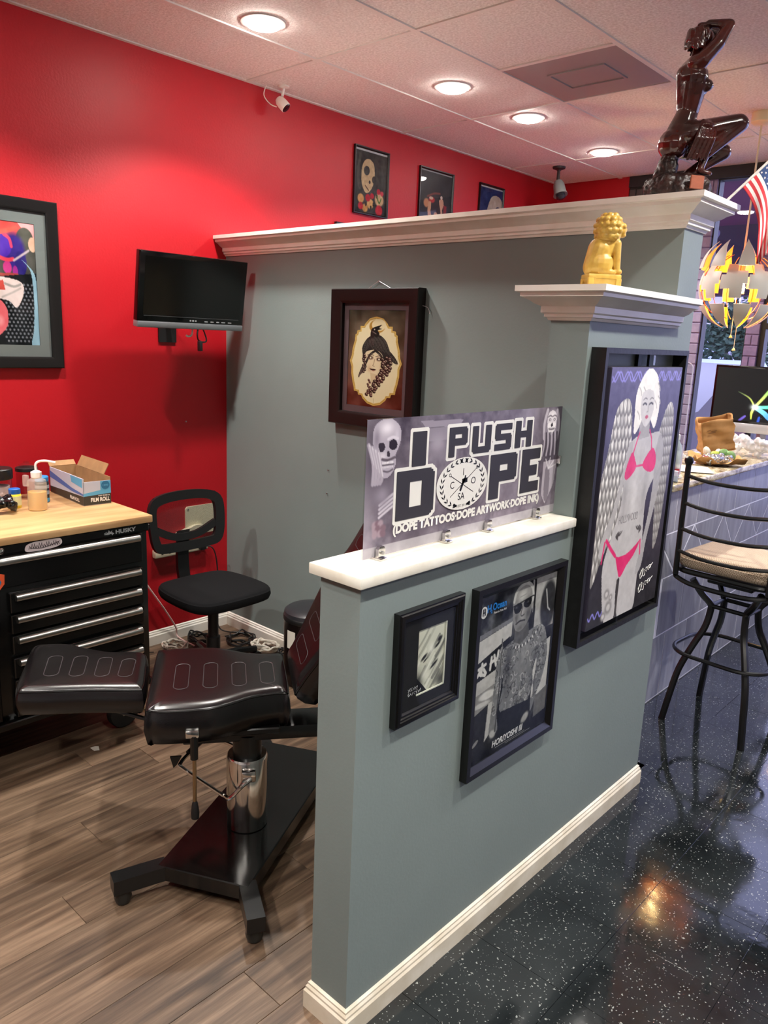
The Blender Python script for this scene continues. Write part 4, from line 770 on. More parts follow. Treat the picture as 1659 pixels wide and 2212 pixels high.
# ================================================================ television on the red wall
t_ = thing('television', 'black flat television with silver lower edge on red wall arm', 'television', (0.245, .41, 1.845), 0)
tv = thing('tv_tmp', 'x', 'x'); bpy.data.objects.remove(tv)
TM = Matrix.Rotation(R90, 4, 'Z') @ Matrix.Rotation(math.radians(8.3), 4, 'X')
def tvb(): m = MB(); m.M = TM; return m
M_TVG = mat('tv_gloss_black', '#050505', rough=.12); M_TVS = mat('tv_screen', '#030303', rough=.22); M_TVSIL = mat('tv_silver', '#8d9195', rough=.35, metal=.6)
tvb().rbox(-.298, .298, -.008, .03, -.142, .17, .004, 2).rbox(-.2, .2, .03, .055, -.09, .11, .01, 2).build('housing', M_TVG, t_)
tvb().box(-.272, .272, -.0092, -.008, -.112, .148).build('screen', M_TVS, t_, smooth=False)
tvb().rbox(-.298, .298, -.011, .03, -.171, -.1425, .004, 2).build('speaker_bar', M_TVSIL, t_)
tvb().box(-.268, .268, -.0105, -.0088, -.1175, -.1145).build('bezel_edge', mat('dark_bezel_edge', '#3a3c3e', rough=.2), t_, smooth=False)
lg = tvb()
for i_, (a_, w_) in enumerate([(-.02, .010), (-.006, .012), (.010, .010), (.065, .02), (.1, .02), (.135, .018), (.165, .024), (.205, .022)]): lg.prism(chamf(a_, a_+w_, -.1345, -.1275 if i_ < 3 else -.130, .002), .0084, .0092, 'xz')
lg.build('logo_marks', mat('silver_print', '#9a9c9e', rough=.4), t_, smooth=False)
wb = MB(); wb.box(-.245, -.235, -.05, .05, -.24, -.06).build('wall_plate', M_BLKPL, t_, smooth=False)
MB().tube([(-.235, .0, -.15), (-.12, .03, -.15), (-.045, .0, -.11)], .014, 10).build('mount_arm', M_BLKPL, t_)
MB().tube(catmull([(-.05, .06, -.12), (-.03, .09, -.22), (-.05, .06, -.225), (-.02, .03, -.19), (-.03, .05, -.14)], 6), .004, 6).build('power_cord', M_BLKPL, t_)
MB().rbox(-.045, -.02, .045, .062, -.275, -.225, .004, 2).build('plug', M_BLKPL, t_)
MB().tube(catmull([(-.05, .02, -.12), (-.05, .02, -.19), (-.05, .0, -.205), (-.05, -.015, -.20)], 5), .005, 6).build('white_cable', mat('white_cable', '#d8d4cf', rough=.5), t_)

# ================================================================ security cameras on the ceiling
t_ = thing('security_camera', 'small white security camera on the ceiling beside the red wall', 'camera', (.10, 1.075, HZ))
MB().lathe([(.030, 0), (.030, -.008), (.02, -.012), (.006, -.014)], 20).build('mount_base', M_WHITE, t_)
MB().tube([(0, 0, -.012), (-.005, -.005, -.05)], .007, 10).build('stem', M_WHITE, t_)
d_ = Vector((.62, .35, -.70)).normalized(); R_ = d_.to_track_quat('Z', 'Y').to_matrix().to_4x4(); R_.translation = Vector((-.005, -.005, -.085))
m_ = MB(); m_.M = R_; m_.lathe([(.001, -.034), (.018, -.032), (.026, -.02), (.028, .0), (.028, .030), (.026, .033)], 22).build('housing', M_WHITE, t_)
m_ = MB(); m_.M = R_; m_.lathe([(.0255, .033), (.022, .036), (.001, .038)], 22).build('lens_face', M_TVG, t_)
MB().tube(catmull([(-.02, -.03, -.105), (-.05, -.05, -.09), (-.07, -.075, -.05), (-.055, -.07, 0)], 6), .0028, 6).build('cable', M_WHITE, t_)
t_ = thing('security_camera', 'grey security camera on dark ceiling mount in the far booth', 'camera', (.341, 3.476, HZ))
MB().lathe([(.048, 0), (.045, -.014), (.02, -.022), (.012, -.03)], 20).build('mount_base', mat('dark_brown_plastic', '#2b1f20', rough=.5), t_)
MB().tube([(0, 0, -.03), (0, 0, -.1)], .012, 10).build('stem', mat('dark_brown_plastic', '#2b1f20'), t_)
d_ = Vector((.35, -.15, -.9)).normalized(); R_ = d_.to_track_quat('Z', 'Y').to_matrix().to_4x4(); R_.translation = Vector((.02, -.005, -.15))
m_ = MB(); m_.M = R_; m_.lathe([(.001, -.062), (.028, -.055), (.04, -.03), (.045, .03), (.052, .055), (.035, .05)], 20).build('housing', mat('grey_plastic', '#7d8280', rough=.5), t_)
m_ = MB(); m_.M = R_; m_.lathe([(.034, .045), (.034, .075), (.02, .085), (.001, .088)], 20).build('lens_face', mat('dark_lens', '#26262c', rough=.1), t_)

# ================================================================ tool cabinet
CX, CY0, CY1 = .80, -1.42, -.19        # front face, ends along the wall
t_ = thing('tool_cabinet', 'black steel tool cabinet with drawers and wooden top by red wall', 'cabinet', (0, 0, 0))
M_CAB = mat('black_cabinet_paint', '#080808', rough=.22, spec=.5); M_PULL = mat('satin_aluminium', '#b5b5b2', rough=.3, metal=1)
MB().rbox(.14, CX-.02, CY0, CY1, .215, .905, .006, 2).build('body', M_CAB, t_)
M_BUTCH = mat('butcher_block', '#cfa878', rough=.4, vary=.5, vscale=3.0, col2='#b58a5c', stretch=(7, 1, 1), detail=6)
top = MB().rbox(.125, CX+.008, CY0-.012, CY1+.012, .906, .936, .004, 2).build('wooden_top', M_BUTCH, t_)
def drawer(y0, y1, z0, z1):
    d = MB().rbox(CX-.02, CX, y0+.004, y1-.004, z0+.003, z1-.003, .003, 1).build('drawer', M_CAB, t_)
    pr = [(0, -.003), (.016, .000), (.021, .009), (.018, .020), (.010, .025), (0, .025)]
    hz = z1-.030
    MB().add([(CX+o_, y_, hz+h_) for y_ in (y0+.02, y1-.02) for o_, h_ in pr], [tuple(range(6)), tuple(range(11, 5, -1))]+[(i, (i+1) % 6, 6+(i+1) % 6, 6+i) for i in range(6)]).build('pull', M_PULL, d, ang=50)
drawer(CY0+.03, CY1-.05+.02, .745, .868)
for z0_, z1_ in ((.645, .727), (.565, .643), (.487, .563), (.392, .477), (.238, .390)): drawer(-.755, CY1-.03, z0_, z1_)
for z0_, z1_ in ((.66, .727), (.60, .658), (.535, .598), (.46, .533), (.24, .45)): drawer(CY0+.03, -.80, z0_, z1_)
MB().rbox(CX-.02, CX-.004, CY0, CY1, .87, .905, .003, 1).build('top_rail', M_CAB, t_)
MB().rbox(.14, CX+.006, CY0, CY1, .205, .232, .004, 1).build('bottom_rail', M_CAB, t_)
hb = MB().tube(catmull([(.70, CY1-.005, .86), (.70, CY1+.035, .87), (.68, CY1+.045, .86), (.30, CY1+.045, .86), (.28, CY1+.035, .87), (.28, CY1-.005, .86)], 4), .012, 10); hb.build('push_handle', M_BLKPL, t_)
MB().rbox(.62, .70, CY1, CY1+.03, .74, .80, .006, 2).build('side_bracket', M_BLKPL, t_)
for cx_, cy_ in ((.70, CY1-.075), (.22, CY1-.075), (.70, CY0+.1), (.22, CY0+.1)):
    ca = MB().rbox(cx_-.035, cx_+.035, cy_-.035, cy_+.035, .190, .206, .003, 1).box(cx_-.03, cx_-.024, cy_-.03, cy_+.02, .06, .19).box(cx_+.024, cx_+.03, cy_-.03, cy_+.02, .06, .19).build('caster_fork', M_STEEL, t_, smooth=False)
    MB().lathe([(.03, -.02), (.064, -.019), (.068, -.012), (.068, .012), (.064, .019), (.03, .02)], 24, (cx_, cy_-.015, .068), 'x').build('wheel', mat('black_rubber', '#121212', rough=.6), ca)
M_LOGO = mat('silver_logo', '#a8aaab', rough=.35, metal=.4)
letters('HUSKY', M_LOGO, t_, (CX-.0032, -.292, .8875), width=.088, height=.017, bold=.05, rot=(0, 0, R90))
dg_ = MB(); dg_.M = Matrix.Translation((CX-.0034, -.362, .8865)) @ Matrix.Rotation(R90, 4, 'Z')
dg_.prism([(-.022, -.004), (-.006, .003), (-.002, .012), (.004, .004), (.012, .010), (.011, .002), (.021, -.003), (.012, -.010), (.008, -.004), (-.004, -.006)], 0, .0003, 'xz').prism([(-.022, -.004), (-.02, .003), (-.008, .006), (-.018, .001)], 0, .0003, 'xz')
dg_.build('dog_logo', M_LOGO, t_, smooth=False)
st = MB(); st.M = Matrix.Translation((CX-.003, -.62, .884)) @ Matrix.Rotation(R90, 4, 'Z')
st.prism([tuple(p) for p in catmull([(-.066, -.014), (-.064, .006), (-.045, .014), (-.02, .017), (.01, .018), (.04, .018), (.064, .014), (.068, -.004), (.05, -.014), (.02, -.018), (-.03, -.019)], 4, True)], 0, .0004, 'xz').prism([(-.05, -.027), (.02, -.024), (.02, -.021), (-.05, -.022)], 0, .0004, 'xz')
sk = st.build('graffiti_sticker', mat('sticker_white', '#cfc0c0', rough=.5), t_, smooth=False)
sk2 = MB(); sk2.M = Matrix.Translation((CX-.0028, -.62, .884)) @ Matrix.Rotation(R90, 4, 'Z')
for i in range(13): sk2.tube([(-.055+.0088*i, -.001, -.008), (-.051+.0088*i, -.001, .010 if i % 3 else .004), (-.047+.0088*i, -.001, -.006)], .0012, 4)
sk2.tube(catmull([(-.05, -.001, -.004), (-.01, -.001, -.010), (.03, -.001, -.004), (.06, -.001, .006)], 5), .0012, 4)
sk2.build('sticker_lettering', mat('sticker_ink', '#3a2f33', rough=.5), sk)
st = MB(); st.M = Matrix.Translation((CX+.0005, -.79, .775)) @ Matrix.Rotation(R90, 4, 'Z'); st.prism([(-.05, -.03), (-.01, -.045), (.022, -.01), (.024, .025), (-.02, .04), (-.05, .03)], 0, .0004, 'xz'); s3 = st.build('orange_sticker', mat('sticker_orange', '#d8542e', rough=.4), t_, smooth=False)
st = MB(); st.M = Matrix.Translation((CX+.0010, -.79, .775)) @ Matrix.Rotation(R90, 4, 'Z'); st.prism([(-.04, -.02), (0, -.03), (.012, 0), (0, .02), (-.03, .02)], 0, .0004, 'xz'); st.build('sticker_print', mat('sticker_blue', '#2b6f9e', rough=.4), s3, smooth=False)
MB().lathe([(.012, 0), (.012, .012), (.008, .016), (.001, .017)], 16, (CX-.004, -.775, .888), 'x').build('lock', M_CHROME, t_)

# ---- things on the cabinet top
TZ = .936
t_ = thing('film_box', 'opened cardboard film roll box on the wooden top', 'box', (.33, -.245, TZ), math.radians(-4))
BW, BL, BH = .118, .36, .115      # along y, along x, height
M_BXB = mat('box_print_blue', '#5aa6cf', rough=.55); M_BXW = mat('box_print_pale', '#b9bfd0', rough=.55); M_BXD = mat('box_print_dark', '#35322c', rough=.55); M_CARD = mat('kraft_card', '#a98258', rough=.8, vary=.2, vscale=20)
th = .003
MB().box(-BL/2, BL/2, -BW/2, BW/2, 0, th).build('bottom', M_CARD, t_, smooth=False)
MB().box(BL/2-th, BL/2, -BW/2, BW/2, 0, BH-.014).build('end_wall', M_BXW, t_, smooth=False)
MB().box(-BL/2, -BL/2+th, -BW/2, BW/2, 0, BH).build('end_wall', M_CARD, t_, smooth=False)
MB().box(-BL/2, BL/2, -BW/2, -BW/2+th, 0, BH).build('side_wall', M_BXW, t_, smooth=False)
MB().box(-BL/2, BL/2, BW/2-th, BW/2, 0, BH).build('side_wall', M_CARD, t_, smooth=False)
fl_ = MB(); fl_.M = Matrix.Translation((0, BW/2, BH)) @ Matrix.Rotation(math.radians(-28), 4, 'X'); fl_.box(-BL/2+.02, BL/2-.06, -th, 0, 0, .05); fl_.build('flap', M_CARD, t_, smooth=False)
fl_ = MB(); fl_.M = Matrix.Translation((-BL/2, 0, BH)) @ Matrix.Rotation(math.radians(-50), 4, 'Y'); fl_.box(0, th, -BW/2, BW/2, 0, .03); fl_.build('flap', M_CARD, t_, smooth=False)
pl_ = MB(); e0 = BL/2+.0004
pl_.add([(e0, -BW/2, .003), (e0, BW/2, .003), (e0, BW/2, .046), (e0, -BW/2, .040)], [(0, 1, 2, 3)]); pl_.build('dark_band', M_BXD, t_, smooth=False)
MB().add([(e0, -BW/2, .040), (e0, BW/2, .046), (e0, BW/2, .1), (e0, BW/2-.045, .1), (e0, BW/2-.045, .062), (e0, -BW/2, .052)], [(0, 1, 2, 3, 4, 5)]).build('blue_band', M_BXB, t_, smooth=False)
letters('FILM ROLL', M_INKW, t_, (e0+.0006, .012, .023), width=.082, height=.018, bold=.04, rot=(0, 0, R90))
letters('1000 SHEETS', M_INKW, t_, (e0+.0006, .028, .0385), width=.05, height=.005, bold=.02, rot=(0, 0, R90))
MB().lathe([(.018, 0), (.001, .0001)], 24, (e0+.0005, .036, .082), 'x').build('seal', mat('seal_blue', '#2d6f9a', rough=.5), t_)
letters('1000', M_BXB, t_, (e0+.0012, .036, .082), width=.024, height=.008, bold=.02, rot=(0, 0, R90))
s0 = -BW/2-.0004
MB().add([(-BL/2, s0, .003), (BL/2, s0, .003), (BL/2, s0, .04), (-BL/2, s0, .03)], [(0, 1, 2, 3)]).build('dark_band', M_BXD, t_, smooth=False)
MB().add([(.06, s0, .085), (BL/2-.01, s0, .075), (BL/2-.01, s0, .112), (.05, s0, .113)], [(0, 1, 2, 3)]).build('blue_band', M_BXB, t_, smooth=False)
MB().add([(-BL/2, s0, .07), (.06, s0, .045), (BL/2, s0, .042), (BL/2, s0, .05), (.06, s0, .06), (-BL/2, s0, .1)], [(0, 1, 2, 3, 4, 5)]).build('blue_band', mat('box_print_indigo', '#4d6cae', rough=.55), t_, smooth=False)
letters('FILM ROLL', M_INKW, t_, (.09, s0-.0005, .018), width=.1, height=.015, bold=.03)
# wash bottle
t_ = thing('wash_bottle', 'clear plastic wash bottle half full of yellow liquid', 'bottle', (.455, -.485, TZ))
M_LDPE = mat('milky_plastic', '#f0e8e2', rough=.35, alpha=.22, spec=.4); M_YEL = mat('yellow_liquid', '#d8ac3c', rough=.2)
MB().lathe([(.034, 0), (.037, .004), (.037, .112), (.034, .122), (.022, .13), (.018, .132)], 28).build('body', M_LDPE, t_)
MB().lathe([(.0345, .002), (.0355, .006), (.0355, .075), (.001, .0751)], 28).build('liquid', M_YEL, t_)
MB().lathe([(.018, .131), (.021, .134), (.021, .155), (.012, .16), (.006, .162)], 20).build('cap', mat('white_plastic', '#ece7e4', rough=.4), t_)
MB().tube(catmull([(0, 0, .158), (0, 0, .185), (.004, .012, .197), (.02, .035, .199), (.04, .062, .192)], 6), [.005]*12+[.005]*13, 8).build('spout', mat('white_plastic', '#ece7e4'), t_)
MB().rbox(-.018, .004, -.05, -.03, .1, .145, .004, 2).build('side_shoulder', M_LDPE, t_)
# yellow bottle, jar, blue bottle
t_ = thing('small_bottle', 'small yellow bottle with blue cap beside the wash bottle', 'bottle', (.37, -.54, TZ))
MB().lathe([(.022, 0), (.024, .003), (.024, .055), (.021, .06)], 22).build('body', mat('yellow_plastic', '#e3d53c', rough=.4), t_)
MB().lathe([(.022, .058), (.0225, .06), (.0225, .078), (.020, .08), (.001, .081)], 22).build('cap', mat('blue_plastic', '#1b62b8', rough=.4), t_)
MB().lathe([(.0245, .012), (.0245, .05)], 22).build('label_band', mat('pale_label', '#d9d7a4', rough=.5), t_)
t_ = thing('glass_jar', 'clear glass jar with wide black lid behind the yellow bottle', 'jar', (.255, -.56, TZ))
MB().lathe([(.05, 0), (.055, .006), (.055, .10), (.05, .11)], 28).build('body', glass_mat('jar_glass', '#e8e2e4'), t_)
MB().lathe([(.046, .004), (.048, .01), (.046, .075), (.001, .08)], 20).build('cotton', mat('white_cotton', '#e8e2e0', rough=.9, bump=.4, bscale=60), t_)
MB().lathe([(.058, .105), (.060, .108), (.060, .145), (.056, .149), (.001, .15)], 30).build('lid', M_BLKPL, t_)
t_ = thing('dark_bottle', 'dark bottle with blue cap between wash bottle and film box', 'bottle', (.33, -.41, TZ))
MB().lathe([(.026, 0), (.028, .004), (.028, .085), (.022, .092)], 24).build('body', mat('navy_label', '#17222c', rough=.4), t_)
MB().lathe([(.0284, .004), (.0284, .02)], 24).build('label_stripe', mat('teal_label', '#2e86b0', rough=.5), t_)
MB().lathe([(.0284, .036), (.0284, .052)], 24).build('label_stripe', mat('grey_label', '#8d949a', rough=.5), t_)
MB().lathe([(.0284, .062), (.0284, .075)], 24).build('label_stripe', mat('grey_label', '#8d949a'), t_)
MB().lathe([(.026, .09), (.027, .092), (.027, .108), (.024, .112), (.001, .113)], 24).build('cap', mat('bright_blue_plastic', '#2487cc', rough=.35), t_)
t_ = thing('glass_jar', 'clear topped jar with black ring behind the dark bottle', 'jar', (.21, -.42, TZ))
MB().lathe([(.04, 0), (.043, .005), (.043, .11), (.036, .12)], 24).build('body', glass_mat('jar_glass', '#e8e2e4'), t_)
MB().lathe([(.045, .118), (.045, .132), (.04, .135), (.001, .136)], 24).build('lid', M_BLKPL, t_)
MB().lathe([(.03, .136), (.03, .146), (.012, .152), (.012, .158), (.001, .16)], 24).build('knob', M_ACRYL, t_)
cb = MB()
for i in range(10): cb.ell((rng.normal(0, .022), rng.normal(0, .03), .014+.02*rng.random()), (.02, .026, .016), (rng.random()*3, rng.random()*3, 0), 10, 6)
o_ = fused('crumpled_bag', cb, mat('black_bag_plastic', '#0a0a0a', rough=.25), None, .005, 2, noise=.02, nscale=.02); o_.location = (.44, -.615, TZ+.016); tag(o_, 'crumpled black plastic bag on the wooden top at left edge', 'bag')

# ================================================================ wall box and power strip
t_ = thing('wall_box', 'cream metal junction plate on the red wall behind task chair', 'wall plate', (0, .60, .655), R90)
MB().prism(chamf(-.10, .10, -.08, .08, .012), 0, .008, 'xz').build('plate', mat('cream_enamel', '#d9d2b4', rough=.4), t_, smooth=False)
for sx_ in (-.085, .085):
    for sz_ in (-.065, .065): MB().lathe([(.005, -.010), (.004, -.008)], 10, (sx_, 0, sz_), 'y').build('screw', M_STEEL, t_)
t_ = thing('power_strip', 'cream power strip fixed along the red wall behind task chair', 'power strip', (0, .46, .508), R90)
MB().rbox(-.165, .165, -.035, 0, -.022, .022, .006, 2).build('housing', mat('cream_plastic', '#ddd3b8', rough=.45), t_)
so_ = MB()
for i in range(6): so_.prism([(-.13+.045*i, -.006), (-.118+.045*i, -.006), (-.118+.045*i, .006), (-.13+.045*i, .006)], .0352, .0356, 'xz')
so_.build('sockets', mat('socket_dark', '#4a4436', rough=.6), t_, smooth=False)
MB().rbox(.10, .135, -.065, -.035, -.014, .014, .005, 2).build('plug', M_BLKPL, t_)
t_ = thing('outlet_box', 'small cream outlet box half hidden behind task chair', 'outlet', (0, .50, .60), R90)
MB().prism([(-.06, -.012), (.09, .004), (.095, .03), (.05, .032), (-.06, .0)], 0, .03, 'xz').build('housing', mat('cream_plastic', '#ddd3b8'), t_, smooth=False)

# ================================================================ task chair
t_ = thing('task_chair', 'black task chair with mesh back beside the tool cabinet', 'chair', (.522, .311, 0))
M_FAB = mat('black_fabric', '#0d0d0f', rough=.95, spec=.2, bump=.15, bscale=400)
def cushion(outline, z0, z1, bulge=.006, crown=.008):
    P = [Vector((x, y)) for x, y in outline]; n = len(P); c = sum(P, Vector((0, 0)))/n
    N = []
    for i in range(n):
        d = (P[(i+1) % n]-P[i-1]).normalized(); N.append(Vector((d.y, -d.x)))
    if sum(N[i].dot(P[i]-c) for i in range(n)) < 0: N = [-q for q in N]
    h = z1-z0; rings = [(.012, z0), (.002, z0+.006), (-bulge, z0+h*.45), (-bulge*.5, z0+h*.8), (.001, z1-.010), (.003, z1-.003)]
    vs = []; fs = []
    for ins, z in rings: vs += [(P[i].x-N[i].x*ins, P[i].y-N[i].y*ins, z) for i in range(n)]
    m = len(rings)
    for r in range(m-1): fs += [(r*n+i, r*n+(i+1) % n, (r+1)*n+(i+1) % n, (r+1)*n+i) for i in range(n)]
    fs += [tuple(range(n-1, -1, -1))]
    Q = P
    for sc, zz in ((.965, 0), (.93, crown*.5), (.88, crown*.85), (.82, crown), (.45, crown)):
        o = len(vs); vs += [(c.x+(q.x-c.x)*sc, c.y+(q.y-c.y)*sc, z1+zz) for q in Q]
        fs += [(o-n+i, o-n+(i+1) % n, o+(i+1) % n, o+i) for i in range(n)]
    o = len(vs); vs.append((c.x, c.y, z1+crown)); fs += [(o-n+i, o-n+(i+1) % n, o) for i in range(n)]
    return vs, fs
def rrect(w, h, r, n=6):
    return [(sx*(w/2-r)+r*math.cos(a0+PI/2*i/n), sy*(h/2-r)+r*math.sin(a0+PI/2*i/n)) for sx, sy, a0 in ((1, -1, -PI/2), (1, 1, 0), (-1, 1, PI/2), (-1, -1, PI)) for i in range(n+1)]
seat_o = [tuple(p) for p in catmull([(.23, -.10), (.23, .10), (.20, .19), (.10, .225), (-.10, .215), (-.19, .17), (-.21, .06), (-.21, -.06), (-.19, -.17), (-.10, -.215), (.10, -.225), (.20, -.19)], 5, True)]
MB().add(*cushion(seat_o, .405, .462, .006, .006)).build('seat', M_FAB, t_, ang=60)
def loop_(cx, cz, w, h, r): return [(cx+x, cz+z) for x, z in rrect(w, h, r, 6)]
bkM = Matrix.Translation((-.235, 0, .735)) @ Matrix.Rotation(R90, 4, 'Z') @ Matrix.Rotation(math.radians(-6), 4, 'X')
def bend(p): return (p[0], p[1]+.6*p[0]*p[0]*(-1), p[2])
ring = MB(); ring.M = bkM
ro = [tuple(p) for p in catmull([(-.19, -.115), (-.1, -.14), (.1, -.14), (.19, -.115), (.215, 0), (.20, .115), (.10, .155), (-.10, .155), (-.20, .115), (-.215, 0)], 5, True)]
ring.sweep(ro, [(0, -.011), (0, .011), (-.046, .011), (-.046, -.011), (0, -.011)], closed=True, fn=lambda x, z, k: (x, k-.6*x*x, z))
bar_p = [(-.17, -.02), (-.08, -.062), (0, -.072), (.08, -.062), (.17, -.02)]
ring.sweep([tuple(p) for p in catmull(bar_p, 5)], [(-.018, -.009), (-.018, .009), (.018, .009), (.018, -.009), (-.018, -.009)], fn=lambda x, z, k: (x, k-.6*x*x, z))
ring.build('back_frame', M_BLKPL, t_, ang=50)
def mesh_fabric():
    m = bpy.data.materials.new('open_mesh_fabric'); m.use_nodes = True; N = m.node_tree.nodes; L = m.node_tree.links; b = N['Principled BSDF']; b.inputs['Base Color'].default_value = (.006, .006, .006, 1); b.inputs['Roughness'].default_value = .8
    o = N['Material Output']; mx = N.new('ShaderNodeMixShader'); tr = N.new('ShaderNodeBsdfTransparent'); tc = N.new('ShaderNodeTexCoord'); ck = N.new('ShaderNodeTexChecker'); ck.inputs['Scale'].default_value = 420
    mr = N.new('ShaderNodeMapRange'); mr.inputs['To Min'].default_value = .28; mr.inputs['To Max'].default_value = .72; L.new(tc.outputs['Object'], ck.inputs['Vector']); L.new(ck.outputs['Fac'], mr.inputs['Value']); L.new(mr.outputs['Result'], mx.inputs['Fac'])
    L.new(tr.outputs['BSDF'], mx.inputs[1]); L.new(b.outputs['BSDF'], mx.inputs[2]); L.new(mx.outputs['Shader'], o.inputs['Surface']); return m
ms = MB(); ms.M = bkM; ms.grid(lambda u, v: ((u-.5)*.36, -.6*((u-.5)*.36)**2, -.12+.26*v), 12, 6); ms.build('back_mesh', mesh_fabric(), t_)
_p = catmull([(-.250, .69), (-.262, .58), (-.255, .47), (-.215, .40), (-.08, .385)], 5)
MB().add([(p.x+q*.010, s2*.032, p.y+q*.004) for p in _p for q, s2 in ((-1, -1), (1, -1), (1, 1), (-1, 1))], [(4*i+j, 4*i+(j+1) % 4, 4*i+4+(j+1) % 4, 4*i+4+j) for i in range(len(_p)-1) for j in range(4)]+[(0, 1, 2, 3)]).build('back_post', M_BLKPL, t_)
MB().rbox(-.11, .11, -.08, .08, .375, .405, .006, 2).build('seat_plate', M_BLKPL, t_)
MB().tube(catmull([(.0, .08, .385), (.02, .16, .382), (.03, .2, .37)], 3), .006, 6).build('lever', M_BLKPL, t_)
MB().lathe([(.034, .07), (.034, .2), (.026, .205), (.026, .375)], 18).build('gas_post', M_BLKPL, t_)
for i in range(5):
    a = i*2*PI/5+.3; lg = MB().tube([(0, 0, .085), (.14*math.cos(a), .14*math.sin(a), .08), (.26*math.cos(a), .26*math.sin(a), .062)], [.028, .022, .016], 8).build('leg', M_BLKPL, t_)
    MB().lathe([(.006, -.022), (.025, -.021), (.025, .021), (.006, .022)], 14, (.26*math.cos(a), .26*math.sin(a), .0255), 'x').build('wheel', M_BLKPL, lg)

# ================================================================ pedal bin by the partition
t_ = thing('trash_bin', 'dark round step bin standing against the tall partition', 'bin', (.90, .62, 0))
MB().lathe([(.125, 0), (.135, .01), (.135, .335)], 32).build('body', mat('dark_bin_steel', '#241c1c', rough=.25, metal=.7), t_)
MB().lathe([(.136, .325), (.139, .33), (.139, .345), (.136, .35)], 32).build('rim', M_BLKPL, t_)
MB().lathe([(.136, .35), (.133, .368), (.12, .378), (.07, .384), (.001, .386)], 32).build('lid', mat('bin_lid', '#26262a', rough=.35), t_)
lb_ = MB(); 
for s_ in (0,): lb_.add([(.136*math.cos(a), .136*math.sin(a), z) for z in (.20, .29) for a in (-1.75, -1.55, -1.35)], [(0, 1, 4, 3), (1, 2, 5, 4)])
lb_.build('white_label', mat('white_sticker', '#d6d2c6', rough=.5), t_)
MB().tube([(.13*math.cos(-2.55), .13*math.sin(-2.55), .02), (.137*math.cos(-2.55), .137*math.sin(-2.55), .32)], .005, 8).build('side_rail', M_STEEL, t_)

# ================================================================ cables on the floor
def coil(cx, cy, r, z, turns, seed, r2=.004):
    g = np.random.default_rng(seed); p = []
    for i in range(turns*14):
        a = 2*PI*i/14; q = r*(1+.22*g.standard_normal()*.6+.12*math.sin(a*2+seed)); p.append((cx+q*math.cos(a)*1.1, cy+q*math.sin(a)*.8, z+.012+.018*g.random()+.012*math.sin(i*.7)))
    return catmull(p, 3)
M_CBK = mat('black_cable', '#0c0c0c', rough=.5); M_CWH = mat('white_cord', '#d9d2c4', rough=.5)
for i, (cx_, cy_, r_, m_, lb_) in enumerate([(.28, .66, .075, M_CBK, 'black cable coil heaped behind the task chair'), (.455, .69, .062, M_CWH, 'white cable coil lying beside the corner baseboard'), (.13, .34, .06, M_CWH, 'white cord bundle on the floor below power strip'), (.12, .50, .06, M_CBK, 'black cord bundle tangled below the power strip'), (.62, .70, .05, M_CBK, 'small black cable loop next to the white coil')]):
    tag(MB().tube(coil(cx_, cy_, r_, 0, 4, 11+i), .0045 if i != 1 else .0065, 6).build('cable_coil', m_), lb_, 'cable', 'cables on the booth floor')
tag(MB().tube(catmull([(.03, .575, .508), (.06, .63, .50), (.07, .655, .42), (.075, .66, .25), (.08, .65, .08), (.10, .66, .02), (.16, .69, .012)], 8), .004, 6).build('hanging_cord', M_CBK), 'black cord hanging from the power strip to the floor', 'cable', 'cables on the booth floor')
tag(MB().tube(catmull([(.03, .18, .46), (.03, .24, .36), (.035, .34, .2), (.03, .41, .08), (.04, .42, .02), (.2, .425, .012)], 8), .0045, 6).build('pale_cord', mat('pink_white_cord', '#d8b3ae', rough=.5)), 'pale cord running diagonally down the red wall', 'cable', 'cables on the booth floor')
tag(MB().tube(catmull([(.02, -.12, .60), (.03, -.1, .4), (.02, -.06, .25), (.04, .02, .1), (.06, .12, .02), (.12, .22, .012)], 8), .003, 6).build('thin_cord', M_CBK), 'thin black cord hanging behind the tool cabinet', 'cable', 'cables on the booth floor')
pp = MB().add([(-.02, -.012, .001), (.018, -.014, .004), (.024, .006, .001), (.0, .015, .006), (-.016, .008, .002)], [(0, 1, 2, 3, 4)]); o_ = pp.build('paper_scrap', mat('paper_white', '#e6e0d4', rough=.8), None, loc=(.80, -.46, 0.001)); tag(o_, 'tiny white paper scrap on the floor near tool cabinet', 'paper')
# ================================================================ client chair
AX = math.radians(54)
t_ = thing('tattoo_chair', 'black padded client chair on chrome column in the booth', 'chair', (1.714, -.40, 0), AX)
def leather():
    m = mat('black_leather', '#0c090a', rough=.24, spec=.6, bump=.05, bscale=300); return m
M_LEA = leather(); M_PIPE = mat('leather_piping', '#070606', rough=.25); M_STIT = mat('stitch_groove', '#3a3436', rough=.4)
M_FRM = mat('black_steel_frame', '#090909', rough=.3)
def pad(name, outline, z0, z1, slots, Mx=None):
    o = MB(); o.M = Mx; o.add(*cushion(outline, z0, z1, .008, .009)); p = o.build(name, M_LEA, t_, ang=60)
    n = len(outline); c = sum((Vector(q) for q in outline), Vector((0, 0)))/n
    pi_ = MB(); pi_.M = Mx; pi_.tube([(x+(c.x-x)*.012, y+(c.y-y)*.012, z1-.006) for x, y in outline], .0032, 6, closed=True); pi_.build('piping', M_PIPE, p)
    for (sx, sy, w, l, rot) in slots:
        s = MB(); pts = [(x, y) for x, y in rrect(w, l, w*.45, 4)]; cr, sr = math.cos(rot), math.sin(rot)
        s.M = Mx; s.tube([(sx+x*cr-y*sr, sy+x*sr+y*cr, z1+.0085) for x, y in pts], .0013, 5, closed=True); s.build('stitched_channel', M_STIT, p)
    return p
Y0 = .095
